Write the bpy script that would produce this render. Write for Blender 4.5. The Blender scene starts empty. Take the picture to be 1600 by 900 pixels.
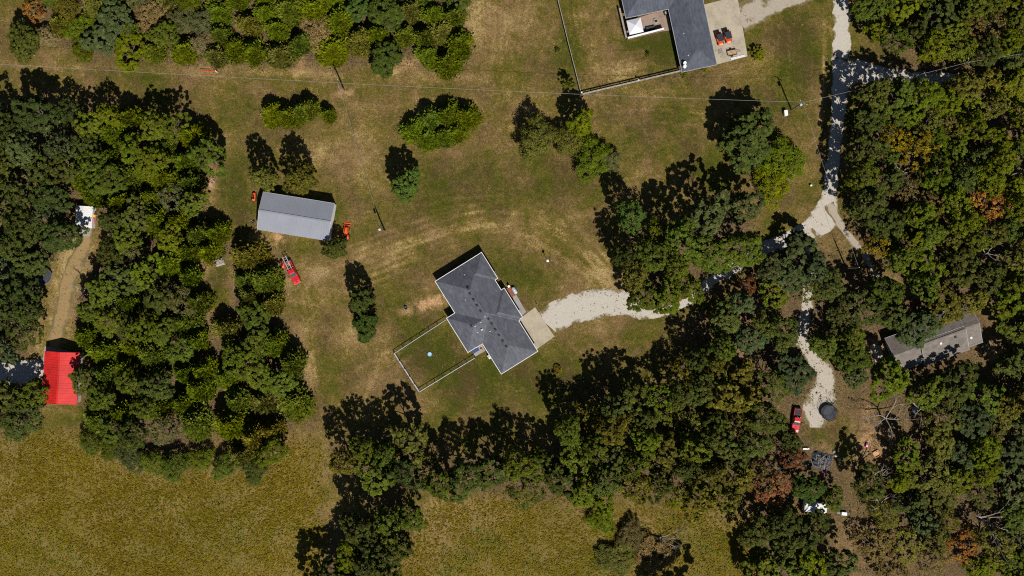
import bpy, bmesh, math, random
import numpy as np
from mathutils import Vector, Matrix

# ------------------------------------------------------------------ camera, sky, sun
SC = bpy.context.scene
COL = SC.collection
ALT = 250.0                 # drone height above the ground, metres
PPM = 6.5                   # photograph pixels per metre on the ground
cam = bpy.data.cameras.new('camera')
cam.sensor_width = 36.0
cam.lens = 36.0 * ALT / (1600.0 / PPM)
cam.clip_start = 1.0
cam.clip_end = 9000.0
cam_o = bpy.data.objects.new('camera', cam)
COL.objects.link(cam_o)
cam_o.location = (0, 0, ALT)
SC.camera = cam_o

SUN_EL, SUN_AZ = 51.0, 157.5      # degrees; azimuth clockwise from +Y
world = bpy.data.worlds.new('World')
SC.world = world
world.use_nodes = True
wn = world.node_tree
sky = wn.nodes.new('ShaderNodeTexSky')
sky.sky_type = 'NISHITA'
sky.sun_disc = False
sky.air_density = 0.75
sky.dust_density = 0.4
sky.sun_elevation = math.radians(SUN_EL)
sky.sun_rotation = math.radians(SUN_AZ)
bg = wn.nodes['Background']
bg.inputs['Strength'].default_value = 0.05
wn.links.new(sky.outputs[0], bg.inputs['Color'])
sun = bpy.data.lights.new('sun', 'SUN')
sun.energy = 5.0
sun.angle = math.radians(0.5)
sun.color = (1.0, 0.95, 0.87)
sun_o = bpy.data.objects.new('sun', sun)
COL.objects.link(sun_o)
_az, _el = math.radians(SUN_AZ), math.radians(SUN_EL)
_to = Vector((math.sin(_az) * math.cos(_el), math.cos(_az) * math.cos(_el), math.sin(_el)))
sun_o.rotation_euler = (-_to).to_track_quat('-Z', 'Y').to_euler()
sun_o.location = _to * 300
SC.view_settings.view_transform = 'Standard'
SC.view_settings.look = 'None'
SC.view_settings.gamma = 1.0
SC.view_settings.exposure = 0.17
SC.cycles.max_bounces = 4
SC.cycles.use_denoising = False
SC.cycles.filter_width = 1.1
SC.cycles.diffuse_bounces = 2
SC.cycles.transparent_max_bounces = 6

R = random.Random(11)
NR = np.random.default_rng(11)

# ------------------------------------------------------------------ helpers
def W(px, py, h=0.0):
    """ground plan position (metres) of a photo pixel seen at height h"""
    k = (ALT - h) / ALT / PPM
    return Vector(((px - 800) * k, (450 - py) * k, 0.0))

def link(o, parent=None):
    COL.objects.link(o)
    if parent is not None:
        o.parent = parent
    return o

def tag(o, label=None, cat=None, group=None, kind=None):
    if label: o['label'] = label
    if cat: o['category'] = cat
    if group: o['group'] = group
    if kind: o['kind'] = kind
    return o

def thing(name, label, cat, loc=(0, 0, 0), rz=0.0, group=None):
    o = bpy.data.objects.new(name, None)
    o.empty_display_size = 0.5
    link(o)
    o.location = loc
    o.rotation_euler = (0, 0, rz)
    return tag(o, label, cat, group)

def children_of(o):
    return [c for c in COL.objects if c.parent == o]

def copy_tree(o, parent=None):
    c = o.copy()
    COL.objects.link(c)
    if parent is not None:
        c.parent = parent
    for ch in list(o.children):
        copy_tree(ch, c)
    return c

class MB:
    def __init__(s):
        s.v = []; s.f = []
    def add(s, vs, fs):
        n = len(s.v)
        s.v += [tuple(p) for p in vs]
        s.f += [tuple(i + n for i in f) for f in fs]
        return s
    def box(s, c, size, rz=0.0, ry=0.0, rx=0.0, top=1.0):
        hx, hy, hz = size[0] / 2, size[1] / 2, size[2] / 2
        m = Matrix.Translation(c) @ Matrix.Rotation(rz, 4, 'Z') @ Matrix.Rotation(ry, 4, 'Y') @ Matrix.Rotation(rx, 4, 'X')
        b = min(hx, hy, hz) * 0.25
        vs = []
        # chamfered box: bottom ring, upper ring, top ring
        for z, k, ins in ((-hz, 1, 0), (hz - b, top, 0), (hz, top, b)):
            for sx, sy in ((-1, -1), (1, -1), (1, 1), (-1, 1)):
                vs.append(m @ Vector((sx * (hx * k - ins), sy * (hy * k - ins), z)))
        fs = [(3, 2, 1, 0), (8, 9, 10, 11)]
        for r in (0, 4):
            for i in range(4):
                j = (i + 1) % 4
                fs.append((r + i, r + j, r + 4 + j, r + 4 + i))
        return s.add(vs, fs)
    def tube(s, pts, rads, n=6, cap=True):
        pts = [Vector(p) for p in pts]
        if not isinstance(rads, (list, tuple)): rads = [rads] * len(pts)
        vs = []; fs = []
        for i, p in enumerate(pts):
            d = (pts[min(i + 1, len(pts) - 1)] - pts[max(i - 1, 0)])
            if d.length < 1e-9: d = Vector((0, 0, 1))
            d.normalize()
            a = d.cross(Vector((0, 0, 1)) if abs(d.z) < 0.9 else Vector((1, 0, 0))).normalized()
            b = d.cross(a)
            for k in range(n):
                t = 2 * math.pi * k / n
                vs.append(p + (a * math.cos(t) + b * math.sin(t)) * rads[i])
        for i in range(len(pts) - 1):
            for k in range(n):
                k2 = (k + 1) % n
                fs.append((i * n + k, i * n + k2, (i + 1) * n + k2, (i + 1) * n + k))
        if cap:
            fs.append(tuple(range(n - 1, -1, -1)))
            fs.append(tuple(range((len(pts) - 1) * n, len(pts) * n)))
        return s.add(vs, fs)
    def loft(s, rings, cap=True):
        n = len(rings[0]); vs = [p for r in rings for p in r]; fs = []
        for i in range(len(rings) - 1):
            for k in range(n):
                k2 = (k + 1) % n
                fs.append((i * n + k, i * n + k2, (i + 1) * n + k2, (i + 1) * n + k))
        if cap:
            fs.append(tuple(range(n - 1, -1, -1)))
            fs.append(tuple(range((len(rings) - 1) * n, len(rings) * n)))
        return s.add(vs, fs)
    def lathe(s, prof, n=20, c=(0, 0, 0)):
        vs = []; fs = []
        for r, z in prof:
            for k in range(n):
                t = 2 * math.pi * k / n
                vs.append((c[0] + r * math.cos(t), c[1] + r * math.sin(t), c[2] + z))
        for i in range(len(prof) - 1):
            for k in range(n):
                k2 = (k + 1) % n
                fs.append((i * n + k, i * n + k2, (i + 1) * n + k2, (i + 1) * n + k))
        fs.append(tuple(range(n - 1, -1, -1)))
        fs.append(tuple(range((len(prof) - 1) * n, len(prof) * n)))
        return s.add(vs, fs)
    def build(s, name, mat, parent=None, smooth=False, fix=True):
        me = bpy.data.meshes.new(name)
        me.from_pydata(s.v, [], s.f)
        if fix:
            bm = bmesh.new(); bm.from_mesh(me)
            bmesh.ops.recalc_face_normals(bm, faces=bm.faces)
            bm.to_mesh(me); bm.free()
        if smooth:
            me.polygons.foreach_set('use_smooth', [True] * len(me.polygons))
        me.materials.append(mat)
        me.update()
        return link(bpy.data.objects.new(name, me), parent)

def np_mesh(name, verts, faces_flat, nper, mat, smooth=False):
    """fast mesh from numpy arrays; every face has nper corners"""
    me = bpy.data.meshes.new(name)
    nv = len(verts); nf = len(faces_flat) // nper
    me.vertices.add(nv)
    me.vertices.foreach_set('co', np.asarray(verts, dtype=np.float32).ravel())
    me.loops.add(len(faces_flat))
    me.loops.foreach_set('vertex_index', np.asarray(faces_flat, dtype=np.int32))
    me.polygons.add(nf)
    me.polygons.foreach_set('loop_start', np.arange(0, nf * nper, nper, dtype=np.int32))
    me.update(calc_edges=True)
    if smooth:
        me.polygons.foreach_set('use_smooth', np.ones(nf, dtype=bool))
    me.materials.append(mat)
    me.validate()
    return me

# ------------------------------------------------------------------ materials
class NT:
    def __init__(s, name):
        s.m = bpy.data.materials.new(name)
        s.m.use_nodes = True
        s.t = s.m.node_tree
        s.b = s.t.nodes['Principled BSDF']
        s.out = s.t.nodes['Material Output']
    def n(s, typ, **kw):
        nd = s.t.nodes.new('ShaderNode' + typ)
        for k, v in kw.items():
            if k in nd.inputs: nd.inputs[k].default_value = v
            else: setattr(nd, k, v)
        return nd
    def l(s, a, b): s.t.links.new(a, b)
    def noise(s, scale, detail=4.0, rough=0.6, vec=None, dist=0.0):
        nd = s.n('TexNoise', Scale=scale, Detail=detail, Roughness=rough, Distortion=dist)
        if vec is not None: s.l(vec, nd.inputs['Vector'])
        return nd.outputs['Fac']
    def ramp(s, fac, stops):
        r = s.n('ValToRGB')
        e = r.color_ramp.elements
        while len(e) < len(stops): e.new(0.5)
        for el, (p, c) in zip(e, stops):
            el.position = p
            el.color = (c[0], c[1], c[2], 1) if hasattr(c, '__len__') else (c, c, c, 1)
        s.l(fac, r.inputs['Fac'])
        return r.outputs['Color']
    def mix(s, fac, a, b, typ='MIX'):
        nd = s.n('Mix', data_type='RGBA', blend_type=typ)
        for i, v in ((0, fac), (6, a), (7, b)):
            if hasattr(v, 'is_linked') or hasattr(v, 'links'): s.l(v, nd.inputs[i])
            elif i == 0: nd.inputs[0].default_value = v
            else: nd.inputs[i].default_value = (v[0], v[1], v[2], 1)
        return nd.outputs[2]
    def math(s, op, a, b=0.5, clamp=False):
        nd = s.n('Math', operation=op, use_clamp=clamp)
        for i, v in ((0, a), (1, b)):
            if hasattr(v, 'links'): s.l(v, nd.inputs[i])
            else: nd.inputs[i].default_value = v
        return nd.outputs[0]
    def bump(s, h, strength=0.5, dist=0.1):
        nd = s.n('Bump', Strength=strength, Distance=dist)
        s.l(h, nd.inputs['Height'])
        s.l(nd.outputs[0], s.b.inputs['Normal'])
    def coords(s, kind='Object'):
        return s.n('TexCoord').outputs[kind]
    def fin(s, col, rough=0.8, spec=0.2, metal=0.0):
        if hasattr(col, 'links'): s.l(col, s.b.inputs['Base Color'])
        else: s.b.inputs['Base Color'].default_value = (col[0], col[1], col[2], 1)
        s.b.inputs['Roughness'].default_value = rough
        s.b.inputs['Specular IOR Level'].default_value = spec
        s.b.inputs['Metallic'].default_value = metal
        return s.m

def plain(name, col, rough=0.6, spec=0.3, metal=0.0, var=0.25, scale=3.0):
    t = NT(name)
    f = t.noise(scale, 5, 0.65, t.coords())
    c = t.ramp(f, [(0.3, [x * (1 - var) for x in col]), (0.7, [min(1, x * (1 + var)) for x in col])])
    return t.fin(c, rough, spec, metal)

def attr(t, name):
    return t.n('Attribute', attribute_name=name)

def ground_mat():
    t = NT('grass_ground')
    P = t.coords()
    a = attr(t, 'mask'); sep = t.n('SeparateColor'); t.l(a.outputs['Color'], sep.inputs[0])
    dry, field, litter = sep.outputs[0], sep.outputs[1], sep.outputs[2]
    a2 = attr(t, 'mask2'); sep2 = t.n('SeparateColor'); t.l(a2.outputs['Color'], sep2.inputs[0])
    green, soil, mow = sep2.outputs[0], sep2.outputs[1], sep2.outputs[2]
    n1 = t.noise(0.06, 5, 0.6, P)
    n2 = t.noise(0.45, 6, 0.7, P, 0.6)
    n3 = t.noise(2.2, 4, 0.75, P, 1.2)
    n4 = t.noise(5.0, 3, 0.7, P, 0.5)
    # mowed lawn: green to brown olive to straw
    d = t.math('ADD', t.math('MULTIPLY', t.math('SUBTRACT', n1, 0.5), 1.1), dry)
    d = t.math('ADD', d, t.math('MULTIPLY', t.math('SUBTRACT', n2, 0.5), 1.25))
    d = t.math('ADD', d, t.math('MULTIPLY', t.math('SUBTRACT', n3, 0.5), 1.75))
    n5 = t.noise(1.0, 5, 0.75, P, 1.5)
    d = t.math('ADD', d, t.math('MULTIPLY', t.math('SUBTRACT', n5, 0.5), 0.8))
    d = t.math('SUBTRACT', d, t.math('MULTIPLY', green, 0.42))
    wv = t.n('TexWave', wave_type='BANDS', bands_direction='DIAGONAL')
    wv.inputs['Scale'].default_value = 0.30; wv.inputs['Distortion'].default_value = 9.0
    wv.inputs['Detail'].default_value = 2.0; wv.inputs['Detail Scale'].default_value = 1.5
    t.l(P, wv.inputs['Vector'])
    d = t.math('ADD', d, t.math('MULTIPLY', t.math('MULTIPLY', t.math('SUBTRACT', wv.outputs['Fac'], 0.5), mow), 0.13))
    lawn = t.ramp(d, [(0.02, (0.042, 0.050, 0.006)), (0.28, (0.076, 0.073, 0.011)),
                      (0.52, (0.116, 0.086, 0.020)), (0.80, (0.200, 0.143, 0.048)), (1.0, (0.33, 0.240, 0.105))])
    rd = t.noise(0.11, 4, 0.65, P, 0.4)
    lawn = t.mix(t.ramp(rd, [(0.42, 0.0), (0.62, 0.75)]), lawn, t.ramp(d, [(0.1, (0.070, 0.046, 0.018)), (0.8, (0.20, 0.125, 0.060))]))
    # rough golden field
    nl = t.noise(0.05, 4, 0.6, P)
    mp = t.n('Mapping'); t.l(P, mp.inputs['Vector']); mp.inputs['Rotation'].default_value = (0, 0, 0.45); mp.inputs['Scale'].default_value = (0.55, 1.6, 1.0)
    ns = t.noise(1.25, 5, 0.7, mp.outputs[0], 0.8)
    fd = t.math('ADD', t.math('MULTIPLY', n2, 0.30), t.math('MULTIPLY', ns, 0.50)); fd = t.math('ADD', fd, t.math('MULTIPLY', nl, 0.2))
    fcol = t.ramp(fd, [(0.32, (0.050, 0.044, 0.006)), (0.44, (0.112, 0.086, 0.010)),
                       (0.54, (0.160, 0.114, 0.015)), (0.66, (0.215, 0.148, 0.040))])
    fcol = t.mix(t.math('MULTIPLY', dry, 0.8, True), fcol, (0.23, 0.165, 0.085))
    nf = t.noise(0.035, 4, 0.6, P, 0.5)
    fcol = t.mix(t.ramp(t.noise(0.09, 5, 0.65, P, 0.6), [(0.46, 0.0), (0.66, 0.75)]), fcol, t.mix(0.55, fcol, (0.215, 0.135, 0.055)))
    fcol = t.mix(t.ramp(nf, [(0.40, 0.0), (0.62, 0.7)]), fcol, t.mix(0.5, fcol, (0.085, 0.088, 0.014)))
    fcol = t.mix(t.math('MULTIPLY', green, 0.75, True), fcol, t.mix(0.4, fcol, (0.070, 0.085, 0.012)))
    c = t.mix(field, lawn, fcol)
    lt = t.ramp(n3, [(0.30, (0.040, 0.026, 0.013)), (0.5, (0.105, 0.070, 0.036)), (0.72, (0.21, 0.145, 0.080))])
    c = t.mix(litter, c, lt)
    sl = t.ramp(n3, [(0.3, (0.24, 0.125, 0.05)), (0.6, (0.46, 0.29, 0.15))])
    sm = t.math('MULTIPLY', soil, t.ramp(n2, [(0.40, 0.0), (0.55, 1.0)]))
    c = t.mix(sm, c, sl)
    g = t.ramp(n4, [(0.30, 0.38), (0.70, 1.6)])
    c = t.mix(1.0, c, g, 'MULTIPLY')
    t.bump(t.math('ADD', n3, n4), 0.7, 0.10)
    return t.fin(c, 0.95, 0.05)

def gravel_mat(name, base, weeds=0.5):
    t = NT(name)
    P = t.coords()
    e = attr(t, 'edge').outputs['Fac']
    n1 = t.noise(0.35, 5, 0.7, P); n2 = t.noise(2.6, 4, 0.8, P, 0.8); n3 = t.noise(9.0, 2, 0.7, P)
    col = t.ramp(n2, [(0.28, [x * 0.76 for x in base]), (0.5, base), (0.72, [min(0.72, x * 1.18) for x in base])])
    col = t.mix(1.0, col, t.ramp(n3, [(0.3, 0.84), (0.7, 1.12)]), 'MULTIPLY')
    w = t.math('ADD', t.math('MULTIPLY', n1, 1.35), t.math('MULTIPLY', n2, 0.70))
    w = t.math('SUBTRACT', w, 0.40)
    w = t.math('SUBTRACT', t.math('ADD', w, weeds * 0.35), t.math('MULTIPLY', e, 0.42))
    wf = t.ramp(w, [(0.60, 0.0), (0.72, 1.0)])
    col = t.mix(wf, col, t.ramp(n2, [(0.3, (0.075, 0.068, 0.022)), (0.7, (0.20, 0.155, 0.08))]))
    t.bump(n2, 0.5, 0.06)
    return t.fin(col, 0.95, 0.1)

def leaf_mat(name, trans=0.18, clump=2.2, hv=0.07):
    t = NT(name)
    oi = t.n('ObjectInfo'); ge = t.n('NewGeometry')
    rnd = ge.outputs['Random Per Island']
    hue = t.n('HueSaturation')
    t.l(oi.outputs['Color'], hue.inputs['Color'])
    t.l(t.math('ADD', t.math('MULTIPLY', rnd, hv), 0.5 - hv / 2), hue.inputs['Hue'])
    hue.inputs['Saturation'].default_value = 1.12
    big = t.noise(0.75, 2, 0.5, t.coords())
    v = t.math('ADD', t.math('ADD', t.math('MULTIPLY', rnd, 0.8), 0.66 - clump * 0.3), t.math('MULTIPLY', t.math('SUBTRACT', big, 0.2), clump))
    t.l(v, hue.inputs['Value'])
    c = hue.outputs['Color']
    t.fin(c, 0.7, 0.12)
    tr = t.n('BsdfTranslucent')
    t.l(c, tr.inputs['Color'])
    ms = t.n('MixShader'); ms.inputs[0].default_value = trans
    t.l(t.b.outputs[0], ms.inputs[1]); t.l(tr.outputs[0], ms.inputs[2])
    t.l(ms.outputs[0], t.out.inputs['Surface'])
    return t.m

def shingle_mat(name, col, ang=0.0):
    t = NT(name)
    P = t.coords()
    mp = t.n('Mapping'); t.l(P, mp.inputs['Vector'])
    br = t.n('TexBrick')
    br.inputs['Scale'].default_value = 1.0
    br.inputs['Brick Width'].default_value = 0.9; br.inputs['Row Height'].default_value = 0.28
    br.inputs['Mortar Size'].default_value = 0.012
    br.inputs['Color1'].default_value = (0.82, 0.82, 0.82, 1); br.inputs['Color2'].default_value = (1.15, 1.15, 1.15, 1)
    br.inputs['Mortar'].default_value = (0.62, 0.62, 0.62, 1)
    mp.inputs['Rotation'].default_value = (0, 0, ang)
    t.l(mp.outputs[0], br.inputs['Vector'])
    f = t.noise(0.5, 6, 0.7, P)
    st = t.noise(6.0, 3, 0.7, P)
    c = t.ramp(f, [(0.3, [x * 0.8 for x in col]), (0.7, [x * 1.2 for x in col])])
    c = t.mix(1.0, c, br.outputs['Color'], 'MULTIPLY')
    c = t.mix(1.0, c, t.ramp(st, [(0.3, 0.85), (0.7, 1.15)]), 'MULTIPLY')
    t.bump(st, 0.3, 0.02)
    return t.fin(c, 0.85, 0.25)

def metal_roof_mat(name, col, rough=0.45, k=0.4):
    t = NT(name)
    P = t.coords()
    f = t.noise(0.3, 6, 0.6, P); s2 = t.noise(3.0, 4, 0.7, P)
    c = t.ramp(f, [(0.3, [x * (1 - .22 * k) for x in col]), (0.7, [min(1, x * (1 + .14 * k)) for x in col])])
    c = t.mix(1.0, c, t.ramp(s2, [(0.3, 1 - .14 * k), (0.7, 1 + .1 * k)]), 'MULTIPLY')
    return t.fin(c, rough, 0.4, 0.0)

def concrete_mat(name, col):
    t = NT(name)
    P = t.coords()
    f = t.noise(0.35, 6, 0.7, P); s2 = t.noise(4.0, 4, 0.75, P)
    c = t.ramp(f, [(0.28, [x * 0.68 for x in col]), (0.5, col), (0.75, [x * 1.18 for x in col])])
    c = t.mix(1.0, c, t.ramp(s2, [(0.3, 0.84), (0.7, 1.14)]), 'MULTIPLY')
    t.bump(s2, 0.2, 0.02)
    return t.fin(c, 0.9, 0.15)

M = {}
M['ground'] = ground_mat()
M['gravel'] = gravel_mat('white_gravel', (0.43, 0.395, 0.34), 0.30)
M['gravel_mid'] = gravel_mat('patchy_gravel', (0.40, 0.36, 0.30), 0.56)
M['gravel_thin'] = gravel_mat('grassy_gravel', (0.34, 0.295, 0.235), 0.70)
M['dirt'] = gravel_mat('worn_dirt', (0.27, 0.185, 0.085), 0.62)
M['leaf'] = leaf_mat('leaves')
M['needle'] = leaf_mat('cedar_sprays', 0.10)
M['bark'] = plain('bark', (0.10, 0.08, 0.06), 0.9, 0.1, var=0.5, scale=6)
M['deadwood'] = plain('weathered_dead_wood', (0.30, 0.26, 0.23), 0.9, 0.1, var=0.4, scale=5)
M['slate'] = shingle_mat('slate_grey_shingles', (0.092, 0.097, 0.116))
M['slate2'] = shingle_mat('blue_grey_shingles', (0.074, 0.083, 0.106))
M['brown_shingle'] = shingle_mat('brown_grey_shingles', (0.152, 0.132, 0.116))
M['barn_roof'] = metal_roof_mat('grey_metal_roof', (0.215, 0.228, 0.268))
M['red_roof'] = metal_roof_mat('red_metal_roof', (0.55, 0.022, 0.018), 0.42, 1.2)
M['white_metal'] = metal_roof_mat('white_metal_sheet', (0.62, 0.62, 0.62), 0.5)
M['white'] = plain('white_paint', (0.70, 0.70, 0.70), 0.5, 0.3, var=0.1)
M['offwhite'] = plain('offwhite_siding', (0.52, 0.51, 0.49), 0.7, 0.2, var=0.12)
M['greywall'] = plain('grey_siding', (0.30, 0.30, 0.31), 0.7, 0.2, var=0.12)
M['brick'] = plain('brown_brick', (0.22, 0.14, 0.10), 0.85, 0.1, var=0.3, scale=8)
M['concrete'] = concrete_mat('tan_concrete', (0.36, 0.31, 0.235))
M['patio'] = concrete_mat('pinkish_patio', (0.27, 0.20, 0.155))
M['greyslab'] = concrete_mat('grey_slab', (0.27, 0.26, 0.25))
M['wood_grey'] = plain('grey_weathered_wood', (0.27, 0.25, 0.23), 0.85, 0.1, var=0.35, scale=4)
M['wood_tan'] = plain('tan_lumber', (0.42, 0.29, 0.16), 0.8, 0.15, var=0.25, scale=4)
M['wood_orange'] = plain('orange_brown_wood', (0.45, 0.19, 0.07), 0.75, 0.2, var=0.25, scale=4)
M['deck'] = plain('reddish_deck_boards', (0.26, 0.10, 0.055), 0.8, 0.15, var=0.3, scale=4)
M['pole'] = plain('pole_wood', (0.16, 0.125, 0.09), 0.9, 0.1, var=0.3, scale=3)
M['steel'] = plain('galvanised_steel', (0.42, 0.43, 0.45), 0.45, 0.5, 0.3, var=0.15)
M['wire'] = plain('wire_cable', (0.26, 0.26, 0.26), 0.6, 0.3, var=0.05)
M['red'] = plain('red_paint', (0.47, 0.012, 0.015), 0.35, 0.5, var=0.15)
M['orange'] = plain('orange_paint', (0.72, 0.085, 0.012), 0.4, 0.4, var=0.12)
M['yellow'] = plain('yellow_plastic', (0.75, 0.42, 0.03), 0.5, 0.3, var=0.1)
M['redplastic'] = plain('red_plastic', (0.66, 0.03, 0.015), 0.45, 0.4, var=0.1)
M['black'] = plain('black_plastic', (0.018, 0.018, 0.02), 0.6, 0.3, var=0.2)
M['rubber'] = plain('tyre_rubber', (0.02, 0.02, 0.02), 0.85, 0.2, var=0.2)
M['darkroof'] = plain('dark_canopy_roof', (0.022, 0.026, 0.036), 0.5, 0.4, var=0.15)
M['glass'] = plain('tinted_glass', (0.05, 0.075, 0.085), 0.12, 0.8, var=0.1)
M['chrome'] = plain('chrome_trim', (0.6, 0.6, 0.6), 0.2, 0.6, 0.8, var=0.05)
M['canopy'] = plain('white_canvas', (0.62, 0.62, 0.66), 0.8, 0.2, var=0.06)
M['blue'] = plain('light_blue_plastic', (0.05, 0.40, 0.72), 0.4, 0.4, var=0.1)
M['darkblue'] = plain('dark_blue_plastic', (0.04, 0.055, 0.16), 0.5, 0.3, var=0.2)
M['paleblue'] = plain('pale_blue_grey_cover', (0.38, 0.45, 0.52), 0.5, 0.3, var=0.1)
M['teal'] = plain('teal_plastic', (0.02, 0.22, 0.20), 0.5, 0.3, var=0.2)
M['pink'] = plain('pink_plastic', (0.75, 0.05, 0.36), 0.4, 0.4, var=0.05)
M['stone'] = plain('pale_stone', (0.36, 0.33, 0.29), 0.9, 0.1, var=0.3, scale=5)
M['mesh_black'] = plain('black_jumping_mat', (0.014, 0.015, 0.018), 0.6, 0.3, var=0.2)
M['tarp'] = plain('dark_grey_tarp', (0.045, 0.05, 0.062), 0.7, 0.2, var=0.4, scale=2)
M['tall_grass'] = leaf_mat('tall_grass', 0.25, 0.6, 0.02)
M['undergrowth'] = leaf_mat('undergrowth_leaves', 0.15)

# ------------------------------------------------------------------ stands of trees (outlines of the crowns in the photo)
STANDS = {
 # name: (polygon, spacing px, kinds, tints)
 'thicket_west': [(70, -25), (355, -25), (345, 92), (250, 88), (140, 78), (78, 60)],
 'thicket_east': [(350, -25), (722, -25), (715, 40), (725, 85), (712, 106), (672, 104), (640, 75), (604, 96), (572, 85), (545, 98), (500, 96), (478, 85), (458, 85), (440, 92), (400, 92), (350, 92)],
 'oak_west': [(-25, 172), (108, 174), (112, 235), (98, 320), (108, 335), (108, 370), (78, 400), (56, 425), (44, 445), (50, 472), (38, 530), (42, 552), (25, 560), (-25, 555)],
 'oak_southwest': [(-25, 612), (52, 618), (58, 640), (35, 655), (-25, 665)],
 'mixed_west': [(118, 172), (200, 174), (280, 195), (338, 225), (332, 248), (310, 268), (300, 300), (325, 345), (352, 372), (352, 392), (322, 400), (300, 430), (318, 480), (315, 540), (330, 600), (335, 655), (300, 690), (240, 700), (150, 668), (145, 640), (138, 600), (150, 560), (125, 500), (135, 440), (165, 405), (165, 360), (160, 320), (118, 300)],
 'cedar_west': [(372, 392), (415, 395), (430, 430), (425, 500), (450, 540), (468, 600), (470, 652), (440, 668), (418, 722), (380, 722), (350, 690), (358, 620), (340, 560), (345, 500), (372, 475)],
 'clump_center': [(990, 350), (1040, 355), (1100, 345), (1150, 330), (1168, 350), (1168, 400), (1140, 415), (1100, 425), (1060, 455), (1030, 472), (1000, 468), (988, 440), (990, 402)],
 'woods_top_right': [(1355, -25), (1625, -25), (1625, 100), (1530, 92), (1475, 78), (1400, 72), (1362, 50)],
 'woods_right': [(1340, 215), (1375, 165), (1455, 145), (1530, 125), (1625, 120), (1625, 500), (1555, 462), (1500, 465), (1440, 455), (1405, 425), (1362, 395), (1345, 340), (1340, 270)],
 'woods_lane': [(1200, 395), (1250, 385), (1285, 385), (1282, 430), (1325, 470), (1390, 482), (1405, 505), (1345, 570), (1310, 560), (1290, 545), (1265, 560), (1262, 470), (1245, 465), (1242, 545), (1255, 600), (1225, 620), (1185, 585), (1150, 540), (1110, 495), (1125, 470), (1180, 440)],
 'woods_south': [(905, 632), (970, 625), (1045, 612), (1085, 545), (1125, 532), (1170, 610), (1205, 650), (1195, 700), (1160, 720), (1150, 775), (1100, 790), (1060, 775), (1000, 785), (980, 745), (940, 785), (895, 775), (870, 740), (880, 680)],
 'woods_south_mid': [(672, 712), (720, 722), (800, 728), (865, 705), (880, 775), (840, 775), (780, 768), (750, 762), (700, 765), (672, 752)],
 'woods_south_west': [(520, 700), (560, 690), (640, 682), (660, 715), (655, 748), (620, 748), (545, 740), (522, 728)],
 'woods_bottom': [(552, 830), (590, 812), (640, 795), (648, 812), (628, 850), (600, 925), (500, 925), (518, 875)],
 'woods_house_south': [(1355, 605), (1405, 585), (1445, 600), (1530, 575), (1565, 610), (1560, 650), (1500, 655), (1460, 645), (1440, 625), (1390, 630)],
 'woods_far_right': [(1575, 500), (1625, 490), (1625, 640), (1572, 640), (1580, 560)],
 'woods_bottom_right': [(1395, 715), (1480, 670), (1625, 620), (1625, 925), (1480, 880), (1450, 820), (1392, 800), (1372, 780), (1375, 740)],
 'woods_bottom_mid': [(1165, 815), (1235, 795), (1275, 845), (1305, 862), (1320, 925), (1190, 925)],
}

def in_poly(px, py, poly):
    px = np.asarray(px, float); py = np.asarray(py, float)
    ins = np.zeros(px.shape, bool)
    n = len(poly)
    for i in range(n):
        x1, y1 = poly[i]; x2, y2 = poly[(i + 1) % n]
        if y1 == y2: continue
        c = ((y1 > py) != (y2 > py)) & (px < (x2 - x1) * (py - y1) / (y2 - y1) + x1)
        ins ^= c
    return ins

def seg_dist(px, py, pts):
    d = np.full(np.shape(px), 1e9)
    for (x1, y1), (x2, y2) in zip(pts[:-1], pts[1:]):
        dx, dy = x2 - x1, y2 - y1
        t = np.clip(((px - x1) * dx + (py - y1) * dy) / (dx * dx + dy * dy + 1e-9), 0, 1)
        d = np.minimum(d, np.hypot(px - x1 - t * dx, py - y1 - t * dy))
    return d

def blur(a, r):
    for ax in (0, 1):
        k = np.cumsum(np.pad(a, [(r + 1, r) if i == ax else (0, 0) for i in (0, 1)], mode='edge'), axis=ax)
        if ax == 0: a = (k[2 * r + 1:] - k[:-2 * r - 1]) / (2 * r + 1)
        else: a = (k[:, 2 * r + 1:] - k[:, :-2 * r - 1]) / (2 * r + 1)
    return a

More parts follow.
